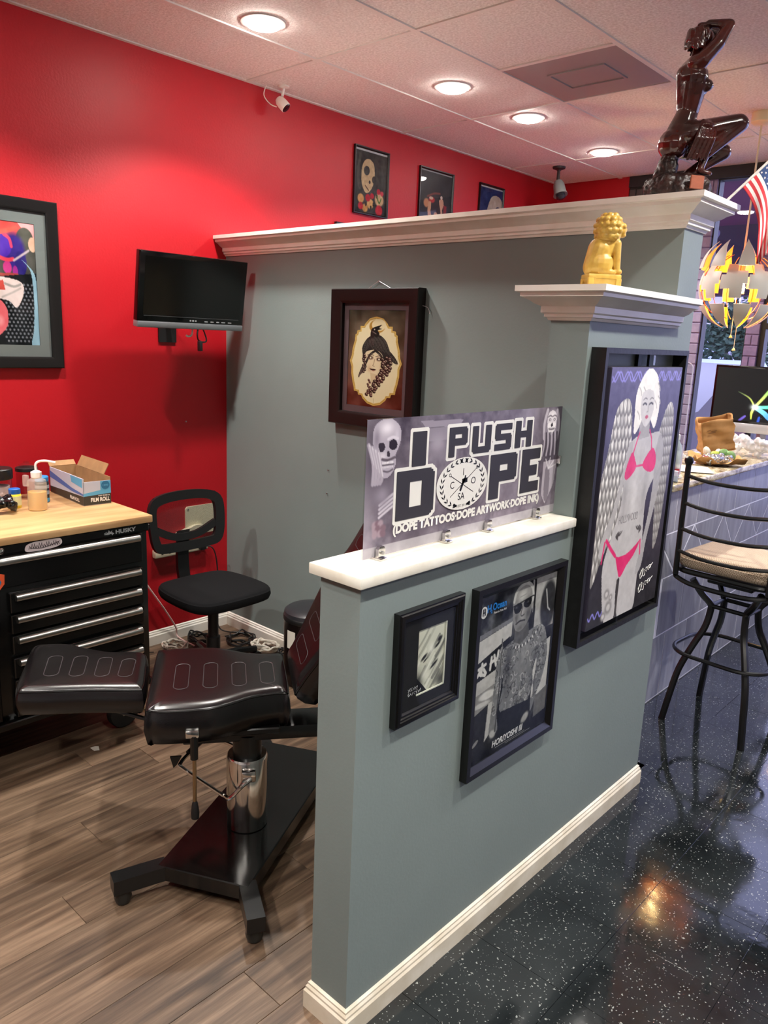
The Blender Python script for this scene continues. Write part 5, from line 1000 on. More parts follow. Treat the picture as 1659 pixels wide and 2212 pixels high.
so = [tuple(p) for p in catmull([(-.30, Y0-.19), (-.285, Y0-.225), (-.24, Y0-.235), (-.12, Y0-.232), (-.05, Y0-.205), (.01, Y0-.17), (.08, Y0-.152), (.115, Y0-.150), (.128, Y0-.13), (.128, Y0+.13), (.115, Y0+.150), (.08, Y0+.152), (.01, Y0+.17), (-.05, Y0+.205), (-.12, Y0+.232), (-.24, Y0+.235), (-.285, Y0+.225), (-.30, Y0+.19)], 3, True)]
pad('seat_pad', so, .462, .578, [(-.205, Y0-.02, .045, .19, 0), (-.115, Y0-.02, .045, .19, 0), (-.025, Y0-.02, .045, .18, 0), (.065, Y0-.02, .045, .165, 0)])
lo = [tuple(p) for p in catmull([(-.70, .075), (-.66, .052), (-.5, .045), (-.345, .030), (-.322, .045), (-.325, .17), (-.335, .29), (-.36, .318), (-.45, .325), (-.54, .37), (-.62, .42), (-.70, .425), (-.725, .40), (-.715, .24)], 4, True)]
pad('leg_pad', lo, .485, .572, [(-.62, .215, .045, .16, .08), (-.54, .205, .045, .16, .05), (-.46, .19, .045, .15, .03), (-.385, .175, .045, .14, 0)])
BM = Matrix.Translation((.14, Y0, .565)) @ Matrix.Rotation(-math.radians(61), 4, 'Y')
bo = [tuple(p) for p in catmull([(.0, -.13), (.012, -.15), (.08, -.165), (.18, -.20), (.3, -.235), (.38, -.215), (.46, -.17), (.58, -.165), (.68, -.17), (.70, -.14), (.70, .14), (.68, .17), (.58, .165), (.46, .17), (.38, .215), (.3, .235), (.18, .20), (.08, .165), (.012, .15), (.0, .13)], 3, True)]
pad('back_pad', bo, -.085, .0, [(.1, 0, .045, .19, 0), (.19, 0, .045, .2, 0), (.28, 0, .045, .2, 0), (.37, 0, .045, .2, 0), (.5, 0, .045, .19, 0)], BM)
MB().rbox(-.20, .42, Y0-.135, Y0-.015, .405, .452, .006, 2).build('frame_beam', M_FRM, t_)
MB().rbox(-.24, .10, Y0-.17, Y0+.17, .445, .466, .004, 1).build('seat_tray', M_FRM, t_)
MB().tube([(.30, Y0-.05, .44), (.26, Y0-.05, .60)], .010, 8).build('back_strut', M_CHROME, t_)
MB().tube([(-.30, .13, .43), (-.47, .235, .485)], .008, 8).build('leg_strut', mat('brass_rod', '#a48c6c', rough=.3, metal=1), t_)
MB().tube([(-.27, .05, .44), (-.62, .2, .487)], .007, 8).build('leg_strut', M_FRM, t_)
MB().lathe([(.046, .33), (.046, .42)], 24).build('piston', M_FRM, t_)
MB().lathe([(.062, .092), (.066, .095), (.066, .335), (.062, .345), (.047, .346)], 40).build('column_sleeve', M_CHROME, t_)
# pump lever loop and hub
MB().rbox(-.02, .025, -.085, -.05, .285, .325, .006, 2).build('pump_hub', M_CHROME, t_)
MB().tube(catmull([(.01, -.085, .30), (-.02, -.10, .285), (-.055, -.095, .245), (-.07, -.075, .24), (-.09, -.06, .245), (-.2, .04, .275), (-.215, .06, .285), (-.18, .11, .30), (-.14, .16, .315), (-.11, .165, .315), (-.05, .11, .315), (0, .06, .31)], 4), .0065, 8).build('pump_loop', M_CHROME, t_)
MB().tube(catmull([(-.19, .10, .298), (-.14, .16, .315), (-.11, .165, .315)], 4), .010, 8).build('pump_grip', M_BLKPL, t_)
# recline lever
MB().rbox(-.185, -.145, -.165, -.11, .495, .52, .004, 2).build('lever_bracket', M_CHROME, t_)
MB().tube([(-.16, -.155, .50), (-.16, -.157, .425)], .012, 10).build('lever_sleeve', M_FRM, t_)
MB().tube([(-.16, -.157, .43), (-.16, -.154, .27)], .006, 8).build('lever_rod', mat('brass_rod', '#a48c6c'), t_)
MB().lathe([(.005, .285), (.009, .275), (.013, .245), (.012, .225), (.001, .218)], 14, (-.16, -.154, 0)).build('lever_knob', M_BLKPL, t_)
MB().prism([(-.235, .40), (-.20, .40), (-.215, .372), (-.225, .362)], .088, .094, 'xz').build('release_tab', M_FRM, t_, smooth=False)
# base
BR = math.radians(116.8)-AX; BMx = Matrix.Rotation(BR, 4, 'Z')
bp_ = MB(); bp_.M = BMx; bp_.rbox(-.285, .50, -.14, .16, .042, .092, .003, 1); bp_.build('base_plate', mat('gloss_black_steel', '#0a0909', rough=.16), t_)
for (a0, b0, a1, b1) in ((-.26, .145, -.375, .255), (-.26, -.125, -.39, -.215), (.48, .145, .6, .255), (.48, -.125, .6, -.215)):
    d = Vector((a1-a0, b1-b0)).normalized(); n_ = Vector((-d.y, d.x))*.026; lgm = MB(); lgm.M = BMx
    lgm.prism([(a0+n_.x, b0+n_.y), (a0-n_.x, b0-n_.y), (a1-n_.x, b1-n_.y), (a1+n_.x, b1+n_.y)], .044, .091)
    lg = lgm.build('leg', M_FRM, t_, smooth=False)
    cs = MB(); cs.M = BMx; cs.lathe([(.010, .044), (.022, .040), (.026, .020), (.022, .004), (.016, 0.0)], 18, (a1-d.x*.03, b1-d.y*.03, 0)); cs.build('caster', mat('dark_caster', '#2c2b28', rough=.3, metal=.4), lg)
# ================================================================ carved lion on the column cap
t_ = thing('lion_statue', 'yellow carved guardian lion figure standing on the column cap', 'statue', (2.432, .30, 1.835), math.radians(48)); t_.scale = (.92, .92, .92)
M_LION = mat('yellow_resin', '#d9b456', rough=.4, vary=.18, vscale=40, col2='#c79a3e')
bs = MB().rbox(-.052, .052, -.036, .036, .028, .042, .003, 2).add([(-.05, -.034, .028), (.05, -.034, .028), (.05, .034, .028), (-.05, .034, .028), (-.036, -.026, 0), (.036, -.026, 0), (.036, .026, 0), (-.036, .026, 0)], [(0, 1, 5, 4), (1, 2, 6, 5), (2, 3, 7, 6), (3, 0, 4, 7), (4, 5, 6, 7)])
for s_ in (-1, 1):
    for x_ in (-.044, .044): bs.rbox(x_-.009, x_+.009, s_*.03-.007, s_*.03+.007, 0, .03, .002, 1)
bs.build('base', M_LION, t_, ang=30)
b = MB(); b.caps((-.022, 0, .088), (.010, 0, .155), .036, .031); b.caps((-.026, 0, .078), (-.012, 0, .13), .034, .037)
for s_ in (-1, 1):
    b.ell((-.010, s_*.022, .086), (.036, .020, .036)); b.ell((.004, s_*.027, .099), (.018, .010, .012)); b.caps((-.004, s_*.026, .064), (.026, s_*.027, .062), .011, .009); b.caps((.034, s_*.017, .148), (.040, s_*.019, .068), .0135, .011); b.ell((.043, s_*.019, .065), (.015, .012, .010)); b.ell((.030, s_*.012, .145), (.018, .016, .02))
b.ell((.020, 0, .195), (.036, .033, .036)); b.ell((.046, 0, .186), (.020, .020, .016)); b.ell((.050, 0, .200), (.014, .024, .012)); b.ell((.052, 0, .175), (.014, .015, .008)); b.ell((.060, 0, .191), (.008, .010, .007)); b.caps((.012, 0, .150), (.018, 0, .175), .030, .031)
fused('body', b, M_LION, t_, .0022, 3, loc=(0, 0, -.014))
m_ = MB()
for k_, (zz, rr, nn) in enumerate([(.168, .036, 9), (.184, .040, 10), (.200, .040, 10), (.215, .034, 8), (.227, .022, 6)]):
    for i in range(nn):
        a = math.radians(75)+math.radians(210)*i/(nn-1)+(.12 if k_ % 2 else -.05); m_.ell((.014+rr*math.cos(a), rr*.95*math.sin(a), zz), (.0120, .0125, .0105), (0, 0, a), 10, 7)
m_.ell((.018, 0, .231), (.014, .014, .008)); m_.ell((.012, 0, .2), (.036, .034, .036))
fused('mane', m_, M_LION, t_, .0020, 1, loc=(0, 0, -.014))
MB().lathe([(.034, -.006), (.037, 0), (.034, .006)], 20, (.006, 0, .146)).build('collar', M_LION, t_)

# ================================================================ kneeling figure on the partition
t_ = thing('kneeling_statue', 'glossy dark wooden kneeling figure with raised arms on the partition', 'statue', (2.385, .857, 2.155), math.radians(42)); t_.scale = (.84, .84, .775)
M_BRZ = mat('polished_dark_wood', '#5a1f14', rough=.2, spec=.6, coat=.6, vary=.6, vscale=9, col2='#260e0a')
b = MB(); b.lathe([(.118, 0), (.128, .02), (.125, .06), (.115, .085), (.09, .10), (.02, .106)], 30)
for i in range(14): a = i*.45; b.ell((.105*math.cos(a), .105*math.sin(a), .045+.02*math.sin(i*2.3)), (.03, .03, .035))
fused('plinth', b, mat('rough_dark_wood', '#38201a', rough=.35, vary=.5, vscale=30, col2='#160b09', bump=.3, bscale=120), t_, .005, 1, noise=.012, nscale=.02).scale = (1, .9, 1)
b = MB(); b.caps((-.062, .0, .10), (-.042, 0, .175), .038, .032); b.ell((-.05, 0, .13), (.04, .045, .06))
fused('rock_seat', b, mat('rough_dark_wood', '#38201a'), t_, .005, 1, noise=.014, nscale=.018)
b = MB()
b.ell((-.036, 0, .228), (.060, .064, .064)); b.ell((-.016, .0, .27), (.054, .058, .055)); b.caps((-.016, 0, .28), (.004, 0, .35), .050, .041); b.caps((.004, 0, .35), (.012, 0, .455), .041, .056); b.ell((.010, 0, .485), (.056, .064, .060)); b.caps((.008, -.035, .53), (.008, .035, .53), .038, .038); b.caps((-.02, 0, .50), (-.012, 0, .40), .035, .03)
for s_ in (-1, 1): b.ell((.056, s_*.026, .452), (.026, .022, .025)); b.ell((.078, s_*.028, .450), (.007, .006, .006))
b.caps((.012, 0, .54), (.022, 0, .60), .027, .022)
for s_ in (-1, 1):   # raised arms folded over the head
    b.caps((.022, s_*.050, .54), (.070, s_*.056, .60), .031, .026); b.caps((.070, s_*.056, .60), (.106, s_*.048, .672), .026, .021); b.caps((.106, s_*.048, .674), (.040, s_*.024, .684), .020, .014); b.ell((.020, s_*.016, .678), (.024, .016, .012))
b.ell((.032, 0, .630), (.042, .036, .046)); b.ell((.060, 0, .622), (.010, .007, .010)); b.ell((.055, 0, .605), (.012, .012, .008))
b.caps((.01, -.03, .262), (.192, -.035, .312), .050, .036); b.caps((.196, -.035, .308), (.085, -.04, .195), .036, .026); b.caps((.085, -.04, .195), (.06, -.05, .12), .016, .014); b.caps((.06, -.05, .115), (.10, -.05, .108), .012, .010)
b.caps((.0, .03, .22), (.172, .035, .215), .044, .033); b.caps((.174, .035, .212), (.05, .03, .122), .032, .022); b.caps((.05, .03, .12), (.02, .03, .112), .014, .012); b.ell((.12, 0, .26), (.05, .04, .03))
fused('figure', b, M_BRZ, t_, .0042, 5)
h_ = MB(); h_.ell((.018, 0, .640), (.046, .042, .044))
for i in range(40):
    a = rng.uniform(1.2, 5.1); zz = rng.uniform(-.5, .9); h_.caps((.018+.042*math.cos(a), .039*math.sin(a), .635+.036*zz), (.010+.043*math.cos(a+.3), .040*math.sin(a+.3), .60+.034*zz), .008, .006, 8, 3)
fused('hair', h_, M_BRZ, t_, .0035, 1)
dr = MB()
for i in range(5): dr.caps((.045+.014*i, -.068+.004*i, .305), (.022+.016*i, -.086, .235), .0085, .008); dr.caps((.022+.016*i, -.086, .235), (.000+.017*i, -.074, .155), .008, .006)
dr.ell((.06, -.04, .29), (.04, .05, .02)); fused('drapery', dr, M_BRZ, t_, .004, 2)
pl = MB(); pl.M = Matrix.Rotation(math.radians(-78), 4, 'Z') @ Matrix.Translation((.1315, 0, .055)); pl.rbox(-.004, .004, -.028, .028, -.026, .026, .002, 1); pl.build('plaque', mat('copper_plaque', '#9a5238', rough=.4, vary=.2, vscale=50), t_)

# ================================================================ small flag on its stick
t_ = thing('flag', 'small striped and starred flag on white stick at partition corner', 'flag', (2.512, .945, 2.155))
pd = Vector((.66, .20, .72)).normalized()
MB().tube([(0, 0, 0), tuple(pd*.50)], .0045, 8).build('stick', mat('white_stick', '#ece8e2', rough=.4), t_)
MB().lathe([(.007, -.008), (.008, 0), (.006, .006), (.001, .008)], 12, tuple(pd*.50)).build('stick_tip', mat('gold_tip', '#c9a23c', rough=.3, metal=1), t_)
def flag_pt(u, v):   # u along the fly 0..1, v along the hoist 0 (bottom) .. 1 (top)
    s = u*.28
    a = 1.45*min(1, u*1.5)                                     # fly turns from sideways to hanging
    acc = Vector((0, 0, 0)); n = 14
    for i in range(n):
        q = u*(i+.5)/n; ang = .80+.75*min(1, q*1.6); acc += Vector((.78*math.cos(ang), .25*math.cos(ang), -math.sin(ang)))*(s/n)
    f = .011*math.sin(v*9+u*7)*u; g_ = .014*math.sin(v*14+u*3)*u
    shrink = 1-.45*u
    b2 = pd*(.067+.135*(.5+(v-.5)*shrink))
    return b2+acc+Vector((-.35*f*2, .9*f*2, g_*.3))
M_FR, M_FW, M_FB = mat('flag_red', '#d23b44', rough=.8), mat('flag_white', '#ece4e2', rough=.8), mat('flag_blue', '#2e4778', rough=.8)
cl = MB(); NU, NV = 36, 39
cl.grid(lambda u, v: flag_pt(u, v), NU, NV)
mi = []
for j in range(NV):
    for i in range(NU):
        st_ = int(13*j/NV); c_ = 0 if st_ % 2 == 0 else 1
        if i < NU*.42 and st_ >= 6: c_ = 2
        mi.append(c_)
cl.mi = mi; fo = cl.build('cloth', [M_FR, M_FW, M_FB], t_, ang=80); so_ = fo.modifiers.new('t', 'SOLIDIFY'); so_.thickness = .0012
sm = MB()
for r in range(7):
    for c in range(5):
        p = flag_pt(.045+.078*c+(.039 if r % 2 else 0), 6/13+(r+.6)*(7/13)/7.4); q = flag_pt(.055+.078*c+(.039 if r % 2 else 0), 6/13+(r+.6)*(7/13)/7.4); r_ = flag_pt(.045+.078*c+(.039 if r % 2 else 0), 6/13+(r+.75)*(7/13)/7.4)
        ex_ = (q-p).normalized(); ez_ = (r_-p).normalized(); nn = ex_.cross(ez_).normalized()
        for sg_ in (1, -1):
            sm.add([p+nn*.0012*sg_+(ex_*math.cos(k_*PI/5+PI/2)+ez_*math.sin(k_*PI/5+PI/2))*(.0042 if k_ % 2 == 0 else .0017) for k_ in range(10)], [tuple(range(10))])
s_o = sm.build('stars', M_FW, t_, smooth=False); s_o['kind'] = 'stuff'

# ================================================================ pendant lamp
LC = Vector((1.935, 2.872, 2.03)); LR = .214
t_ = thing('pendant_lamp', 'round pendant lamp of white curved blades glowing orange inside', 'lamp', tuple(LC))
M_BLADE = mat('lamp_blade_white', '#c9c6bd', rough=.45); M_BLIN = mat('lamp_blade_copper', '#d9801f', rough=.35, metal=.2)
def shell(poly, lon0, r0=LR, tilt=0.0, lift=0.0):
    # poly in degrees (dlon, lat) -> curved plate with thickness, outer white, inner copper
    P = [tuple(p) for p in poly]; xs = [p[0] for p in P]; ys = [p[1] for p in P]
    bm = bmesh.new(); vs = [bm.verts.new((x, y, 0)) for x, y in P]; bm.faces.new(vs); bmesh.ops.triangulate(bm, faces=bm.faces[:])
    for _ in range(2): bmesh.ops.subdivide_edges(bm, edges=bm.edges[:], cuts=1, use_grid_fill=True)
    bm.verts.index_update(); V = [(v.co.x, v.co.y) for v in bm.verts]; F = [[v.index for v in f.verts] for f in bm.faces]; E = [[v.index for v in e.verts] for e in bm.edges if len(e.link_faces) == 1]; bm.free()
    def sp(a, b, r): a, b = math.radians(a), math.radians(b); return Vector((r*math.cos(b)*math.cos(a), r*math.cos(b)*math.sin(a), r*math.sin(b)*.93))
    R = Matrix.Rotation(math.radians(lon0), 3, 'Z')
    T = Matrix.Rotation(math.radians(tilt), 3, 'Y')
    def put(p): q = p-Vector((LR*.75, 0, 0)); return R @ (T @ q+Vector((LR*.75, 0, lift)))
    m = MB(); n = len(V); m.add([put(sp(a, b, r0)) for a, b in V]+[put(sp(a, b, r0-.004)) for a, b in V], F); m.m = 1
    o_ = m; o_.f += [tuple(i+n for i in f[::-1]) for f in F]; o_.mi += [1]*len(F); o_.f += [(a, b, b+n, a+n) for a, b in E]; o_.mi += [0]*len(E)
    me = bpy.data.meshes.new('blade'); me.from_pydata(o_.v, [], o_.f); me.materials.append(M_BLADE); me.materials.append(M_BLIN); me.polygons.foreach_set('material_index', o_.mi)
    me.shade_smooth(); me.set_sharp_from_angle(angle=math.radians(40)); return me
TOP = [(-13, 26), (13, 26), (13, 44), (7, 62), (0, 74), (-6, 62), (-11, 44)]
MID_A = [(-19, -6), (-5, -6), (-5, -20), (13, -20), (13, 2), (19, 2), (19, 22), (4, 22), (4, 34), (-12, 34), (-12, 16), (-19, 16)]
BOT = [(-14, -26), (-14, -52), (-8, -70), (2, -78), (8, -62), (13, -44), (13, -26)]
me_top, me_mid, me_bot = shell(TOP, 0, tilt=22, lift=.03), shell(MID_A, 0), shell(BOT, 0, tilt=-6, lift=-.015)
for i in range(9):
    a = math.radians(40*i)
    link('top_blade', me_top, t_, rot=(0, 0, a+.25)); link('middle_blade', me_mid, t_, rot=(0, 0, a)); link('bottom_blade', me_bot, t_, rot=(0, 0, a+.3))
for i in range(9):
    a = math.radians(40*i)+.12
    MB().tube([tuple(Matrix.Rotation(a, 3, 'Z') @ Vector((LR*.93*math.cos(t2), 0, LR*.86*math.sin(t2)))) for t2 in np.linspace(-1.2, 1.2, 13)], .0022, 5).build('rib', mat('copper_rib', '#b5672e', rough=.4, metal=.5), t_)
MB().tube([(0, 0, .10), (0, 0, HZ-LC.z-.05)], .0055, 8).build('cord', mat('cream_cord', '#e6dcb8', rough=.5), t_)
MB().lathe([(.018, .05), (.020, .14), (.014, .17), (.008, .20)], 18).build('socket', mat('cream_plastic_warm', '#efe3b6', rough=.4), t_)
MB().lathe([(.012, .05), (.02, .03), (.03, .0), (.026, -.022), (.012, -.035), (.001, -.037)], 20).build('bulb', mat('lamp_bulb', '#fff3d8', emit='#ffdf9a', estr=60), t_)
MB().lathe([(.055, HZ-LC.z-.001), (.055, HZ-LC.z-.05), (.04, HZ-LC.z-.062), (.008, HZ-LC.z-.066)], 26).build('canopy', mat('cream_plastic_warm', '#efe3b6'), t_)
for dx, zl in ((-.012, -.265), (.014, -.335)):
    c_ = MB().tube([(dx, 0, -.04), (dx, 0, zl)], .0018, 6).build('pull_cord', mat('cream_cord', '#e6dcb8'), t_)
    MB().lathe([(.003, zl+.004), (.009, zl-.006), (.010, zl-.012), (.001, zl-.013)], 14, (dx, 0, 0)).build('pull_knob', mat('brass_knob', '#d5b974', rough=.3, metal=.6), c_)
l = bpy.data.lights.new('bulb_light', 'POINT'); l.energy = 8; l.color = (1.0, .66, .28); l.shadow_soft_size = .028; o_ = bpy.data.objects.new('bulb_light', l); COL.objects.link(o_); o_.parent = t_; o_.location = (0, 0, -.06)

# ================================================================ tiled counter with granite top
KX, KY0, KY1, KH = 2.185, 1.60, 3.93, 1.05
t_ = thing('reception_counter', 'grey tiled reception counter under the granite top', 'counter', (0, 0, 0))
MB().box(1.80, KX-.0012, KY0+.0012, KY1, 0, KH).build('body', mat('pale_grout', '#e2e2ea', rough=.7), t_, smooth=False)
M_KT = mat('grey_wood_tile', '#9a9ba4', rough=.35, vary=.3, vscale=4, col2='#82838d', stretch=(1, 6, 1), orand=.07)
def ktile(poly):    # polygon in (y, z) on the front face
    MB().prism(poly, KX-.008, KX, 'yz').build('tile', M_KT, t_, smooth=False)
g = .0035
for z0_, z1_, off, step in ((.004, .335, .10, .27), (.335, .625, -.06, .27), (.842, KH, .15, .27)):
    y = KY0-off
    while y < KY1:
        a, b2 = max(y, KY0)+g, min(y+step, KY1)-g
        if b2-a > .01: ktile([(a, z0_+g), (b2, z0_+g), (b2, z1_-g), (a, z1_-g)])
        y += step
y = 1.78-.4; zb, zt = .625+g, .842-g; k3 = g*1.6
while y < KY1:
    for tri in ([(y+k3, zb), (y+.4-k3, zb), (y+.2, zt-k3)], [(y+.2+k3, zt), (y+.4, zb+k3), (y+.6-k3, zt)]):
        q = [(min(max(p[0], KY0+g), KY1-g), p[1]) for p in tri]
        if max(p[0] for p in q)-min(p[0] for p in q) > .03 and min(p[0] for p in tri) >= KY0-.001 and max(p[0] for p in tri) <= KY1+.001: ktile(q)
    y += .4
ktile([(KY0+g, zb), (1.775, zb), (KY0+g, zb+.16)]); ktile([(KY0+g, zb+.175), (KY0+g, zt), (1.965, zt), (1.785, zb+.012)])
for z0_, z1_ in ((.004, .335), (.335, .625), (.625, .842), (.842, KH)):
    for xx in range(2): MB().box(1.80+.19*xx+g, 1.80+.19*(xx+1)-g, KY0, KY0+.009, z0_+g, z1_-g).build('tile', M_KT, t_, smooth=False)
MB().box(KX-.012, KX+.003, KY0-.003, KY0+.012, 0, KH).build('corner_trim', mat('steel_trim', '#a9a89f', rough=.35, metal=.8), t_, smooth=False)
def granite():
    m = bpy.data.materials.new('cream_granite'); m.use_nodes = True; N = m.node_tree.nodes; L = m.node_tree.links; b = N['Principled BSDF']; tc = N.new('ShaderNodeTexCoord'); mp = N.new('ShaderNodeMapping'); mp.inputs['Scale'].default_value = (16, 7, 16); L.new(tc.outputs['Object'], mp.inputs['Vector'])
    n = N.new('ShaderNodeTexNoise'); n.inputs['Scale'].default_value = 1.6; n.inputs['Detail'].default_value = 8; n.inputs['Roughness'].default_value = .72; n.inputs['Distortion'].default_value = .6; L.new(mp.outputs['Vector'], n.inputs['Vector'])
    rp = N.new('ShaderNodeValToRGB'); e = rp.color_ramp.elements; e[0].position = .36; e[0].color = lin('#3a342c')+(1,); e[1].position = .62; e[1].color = lin('#d9d0b8')+(1,); q = e.new(.46); q.color = lin('#9c8c6c')+(1,); q = e.new(.75); q.color = lin('#efe9da')+(1,)
    L.new(n.outputs['Fac'], rp.inputs['Fac']); L.new(rp.outputs['Color'], b.inputs['Base Color']); b.inputs['Roughness'].default_value = .15; return m
o_ = MB().rbox(1.76, KX+.035, KY0-.03, KY1+.02, KH+.002, KH+.036, .008, 3).build('granite_countertop', granite()); tag(o_, 'polished cream granite countertop with dark veins', 'countertop')
GZ = KH+.036

# ---- computer
t_ = thing('computer', 'slim all in one desktop computer with coloured ribbon wallpaper', 'computer', (1.93, 3.62, GZ), math.radians(3))
MW, MH, MZ = .65, .372, .132
MB().rbox(-MW/2, MW/2, -.006, .012, MZ+.0, MZ+MH, .004, 2).build('bezel', M_TVG, t_)
k = Ink(150, 84, '#060507')
def rib(pts, c0, w):
    P = [tuple(p) for p in catmull(pts, 8)]; n = len(P)
    for i in range(n-1): k.line([P[i], P[i+1]], w*(.35+.65*math.sin(PI*min(1, .15+i/n))), c0(i/n))
def lc(a, b): a, b = k.c(a), k.c(b); return lambda t: a*(1-t)+b*t
rib([(.42, .72), (.50, .52), (.56, .32), (.56, .12)], lc('#f2f56a', '#1f8f5a'), .024); rib([(.42, .72), (.36, .56), (.24, .45)], lc('#e8f060', '#3a4a3a'), .012); rib([(.42, .72), (.56, .70), (.66, .62), (.74, .45)], lc('#7df0c0', '#0b6a7a'), .03); rib([(.42, .72), (.52, .82), (.58, .92), (.68, 1.02)], lc('#8af0f0', '#2246c0'), .04); rib([(.42, .72), (.40, .82), (.40, .95)], lc('#f0f080', '#c8e840'), .018); rib([(.34, .9), (.28, 1.0)], lc('#6a58b0', '#4a3a90'), .02); rib([(.48, .9), (.47, 1.02)], lc('#2a50b0', '#2a40a0'), .02); k.glow(.42, .72, .05, .07, '#f4fff0')
def screen_mat():
    m = bpy.data.materials.new('lit_screen'); m.use_nodes = True; N = m.node_tree.nodes; L = m.node_tree.links; a = N.new('ShaderNodeAttribute'); a.attribute_name = 'ink'; b = N['Principled BSDF']; b.inputs['Base Color'].default_value = (.01, .01, .01, 1); b.inputs['Roughness'].default_value = .08; L.new(a.outputs['Color'], b.inputs['Emission Color']); b.inputs['Emission Strength'].default_value = 1.1; return m
k.build('screen', MW-.03, MH-.03, t_, (0, -.0068, MZ+MH/2), m=screen_mat())
MB().rbox(-MW/2, MW/2, -.006, .012, MZ-.062, MZ-.0005, .003, 2).build('chin', mat('aluminium_pale', '#bfc0c3', rough=.3, metal=.5), t_)
MB().tube([(0, .02, MZ+.05), (0, .05, MZ-.04), (0, .06, .008)], [.03, .03, .03], 4).build('stand_neck', mat('aluminium_pale', '#bfc0c3'), t_)
MB().rbox(-.1, .1, -.04, .13, 0, .006, .003, 1).build('stand_foot', mat('aluminium_pale', '#bfc0c3'), t_)
t_ = thing('keyboard', 'flat white keyboard in front of the computer', 'keyboard', (1.98, 3.36, GZ), math.radians(6))
MB().rbox(-.2, .14, -.055, .055, 0, .010, .003, 1).build('tray', mat('keyboard_white', '#d9d9de', rough=.4), t_)
km = MB()
for r in range(4):
    for c in range(12): km.rbox(-.19+.0265*c, -.168+.0265*c, -.045+.024*r, -.025+.024*r, .010, .013, .001, 1)
ko = km.build('keys', mat('key_white', '#efeff2', rough=.5), t_); ko['kind'] = 'stuff'

# ---- takeaway things on the granite
t_ = thing('paper_bag', 'brown kraft paper bag tipped open in front of the computer', 'bag', (1.985, 2.66, GZ+.135), rot=(math.radians(10), math.radians(-14), math.radians(38)))
M_KRAFT = mat('kraft_paper', '#b98a55', rough=.8, vary=.2, vscale=14, bump=.2, bscale=18); bw, bd_, bh = .085, .05, .19
def bagpt(u, v):
    a = u*4; i = int(a) % 4; f = a-int(a); c = [(-bw, -bd_), (bw, -bd_), (bw, bd_), (-bw, bd_)]; p, q = c[i], c[(i+1) % 4]; x = p[0]+(q[0]-p[0])*f; y = p[1]+(q[1]-p[1])*f
    w = .006*math.sin(u*31+v*9)+.004*math.sin(v*23+u*12); k_ = 1-.08*v if i % 2 else 1-.02*v; return (x*(1+.04*v)+w*(1 if i % 2 else .3), y*k_+w*(.3 if i % 2 else 1), -bh/2+bh*v+.008*math.sin(u*19)*v)
bb = MB().grid(bagpt, 32, 12); bb.add([(-bw, -bd_, -bh/2), (bw, -bd_, -bh/2), (bw, bd_, -bh/2), (-bw, bd_, -bh/2)], [(0, 1, 2, 3)]); o_ = bb.build('paper', M_KRAFT, t_, ang=50); o_.modifiers.new('t', 'SOLIDIFY').thickness = .0012
pm = MB()
for i, (x_, w_, z_) in enumerate([(-.06, .018, .045), (-.04, .03, .038), (-.055, .04, .03)]): pm.box(x_, x_+w_, -bd_-.0085, -bd_-.008, z_, z_+.004)
po = pm.build('printed_marks', mat('faint_ink', '#6a4526', rough=.7), t_, smooth=False); po['kind'] = 'stuff'
def film(name, label, loc, sx, sy, sz, m, seed, cat):
    gq = np.random.default_rng(seed); b = MB()
    for i in range(26): b.ell((gq.normal(0, sx*.45), gq.normal(0, sy*.45), sz*(.25+.55*gq.random())), (sx*.28, sy*.3, sz*.25), tuple(gq.random(3)*3), 9, 6)
    o = fused(name, b, m, None, .009, 0, noise=.035, nscale=.022); o.location = loc; tag(o, label, cat); return o
M_FILM = mat('crinkled_film', '#dfe0e4', rough=.2, alpha=.62, spec=.7); M_FOIL = mat('crumpled_foil', '#c9ccd0', rough=.18, metal=.9)
def lift(o, z):
    zs = [v.co.z for v in o.data.vertices]; o.location.z = z-min(zs)+.001
o_ = film('plastic_bag', 'crumpled white carrier bag between paper bag and keyboard', (2.10, 2.93, GZ), .11, .07, .12, M_FILM, 3, 'bag'); lift(o_, GZ)
o_ = film('plastic_wrap', 'crumpled clear plastic wrap left of the takeaway food', (1.92, 2.30, GZ), .05, .05, .05, M_FILM, 5, 'wrapper'); lift(o_, GZ)
t_ = thing('food_wrap', 'unfolded brown paper wrap holding takeaway food on granite', 'food', (2.10, 2.40, GZ+.006), math.radians(35))
def wrap(u, v):
    x, y = (u-.5)*.27, (v-.5)*.2; e = max(abs(u-.5), abs(v-.5))*2; return (x*(1-.06*e), y, .004+.045*e**3*(.6+.4*math.sin(u*9+v*7))+.004*math.sin(u*27+v*13))
o_ = MB().grid(wrap, 24, 18).build('paper_sheet', M_KRAFT, t_, ang=60); o_.modifiers.new('t', 'SOLIDIFY').thickness = .001
b = MB()
for i in range(9): b.ell((rng.normal(-.03, .03), rng.normal(-.03, .02), .03), (.028, .026, .02), tuple(rng.random(3)*3), 9, 6)
fused('foil', b, M_FOIL, t_, .006, 0, noise=.03, nscale=.012)
for i, (x_, y_, c_) in enumerate([(.0, .04, '#a9b84a'), (.045, .03, '#6f9a52'), (.075, .02, '#7fa765'), (-.04, .05, '#e2dccb'), (.02, .055, '#e9e2d2')]):
    MB().ell((x_, y_, .045+.01*(i % 2)), (.03, .024, .018), (i, .4*i, 0), 12, 8).build('food_piece', mat('food_'+c_[1:], c_, rough=.5, vary=.3, vscale=60), t_)
def sheet(name, label, loc, rz, w, d, z, m, cat='paper'):
    o = MB().grid(lambda u, v: ((u-.5)*w, (v-.5)*d, .003+.003*math.sin(u*3)*v), 8, 6).build(name, m); o.modifiers.new('t', 'SOLIDIFY').thickness = .0008; o.location = (loc[0], loc[1], z); o.rotation_euler = (0, 0, rz); return tag(o, label, cat)
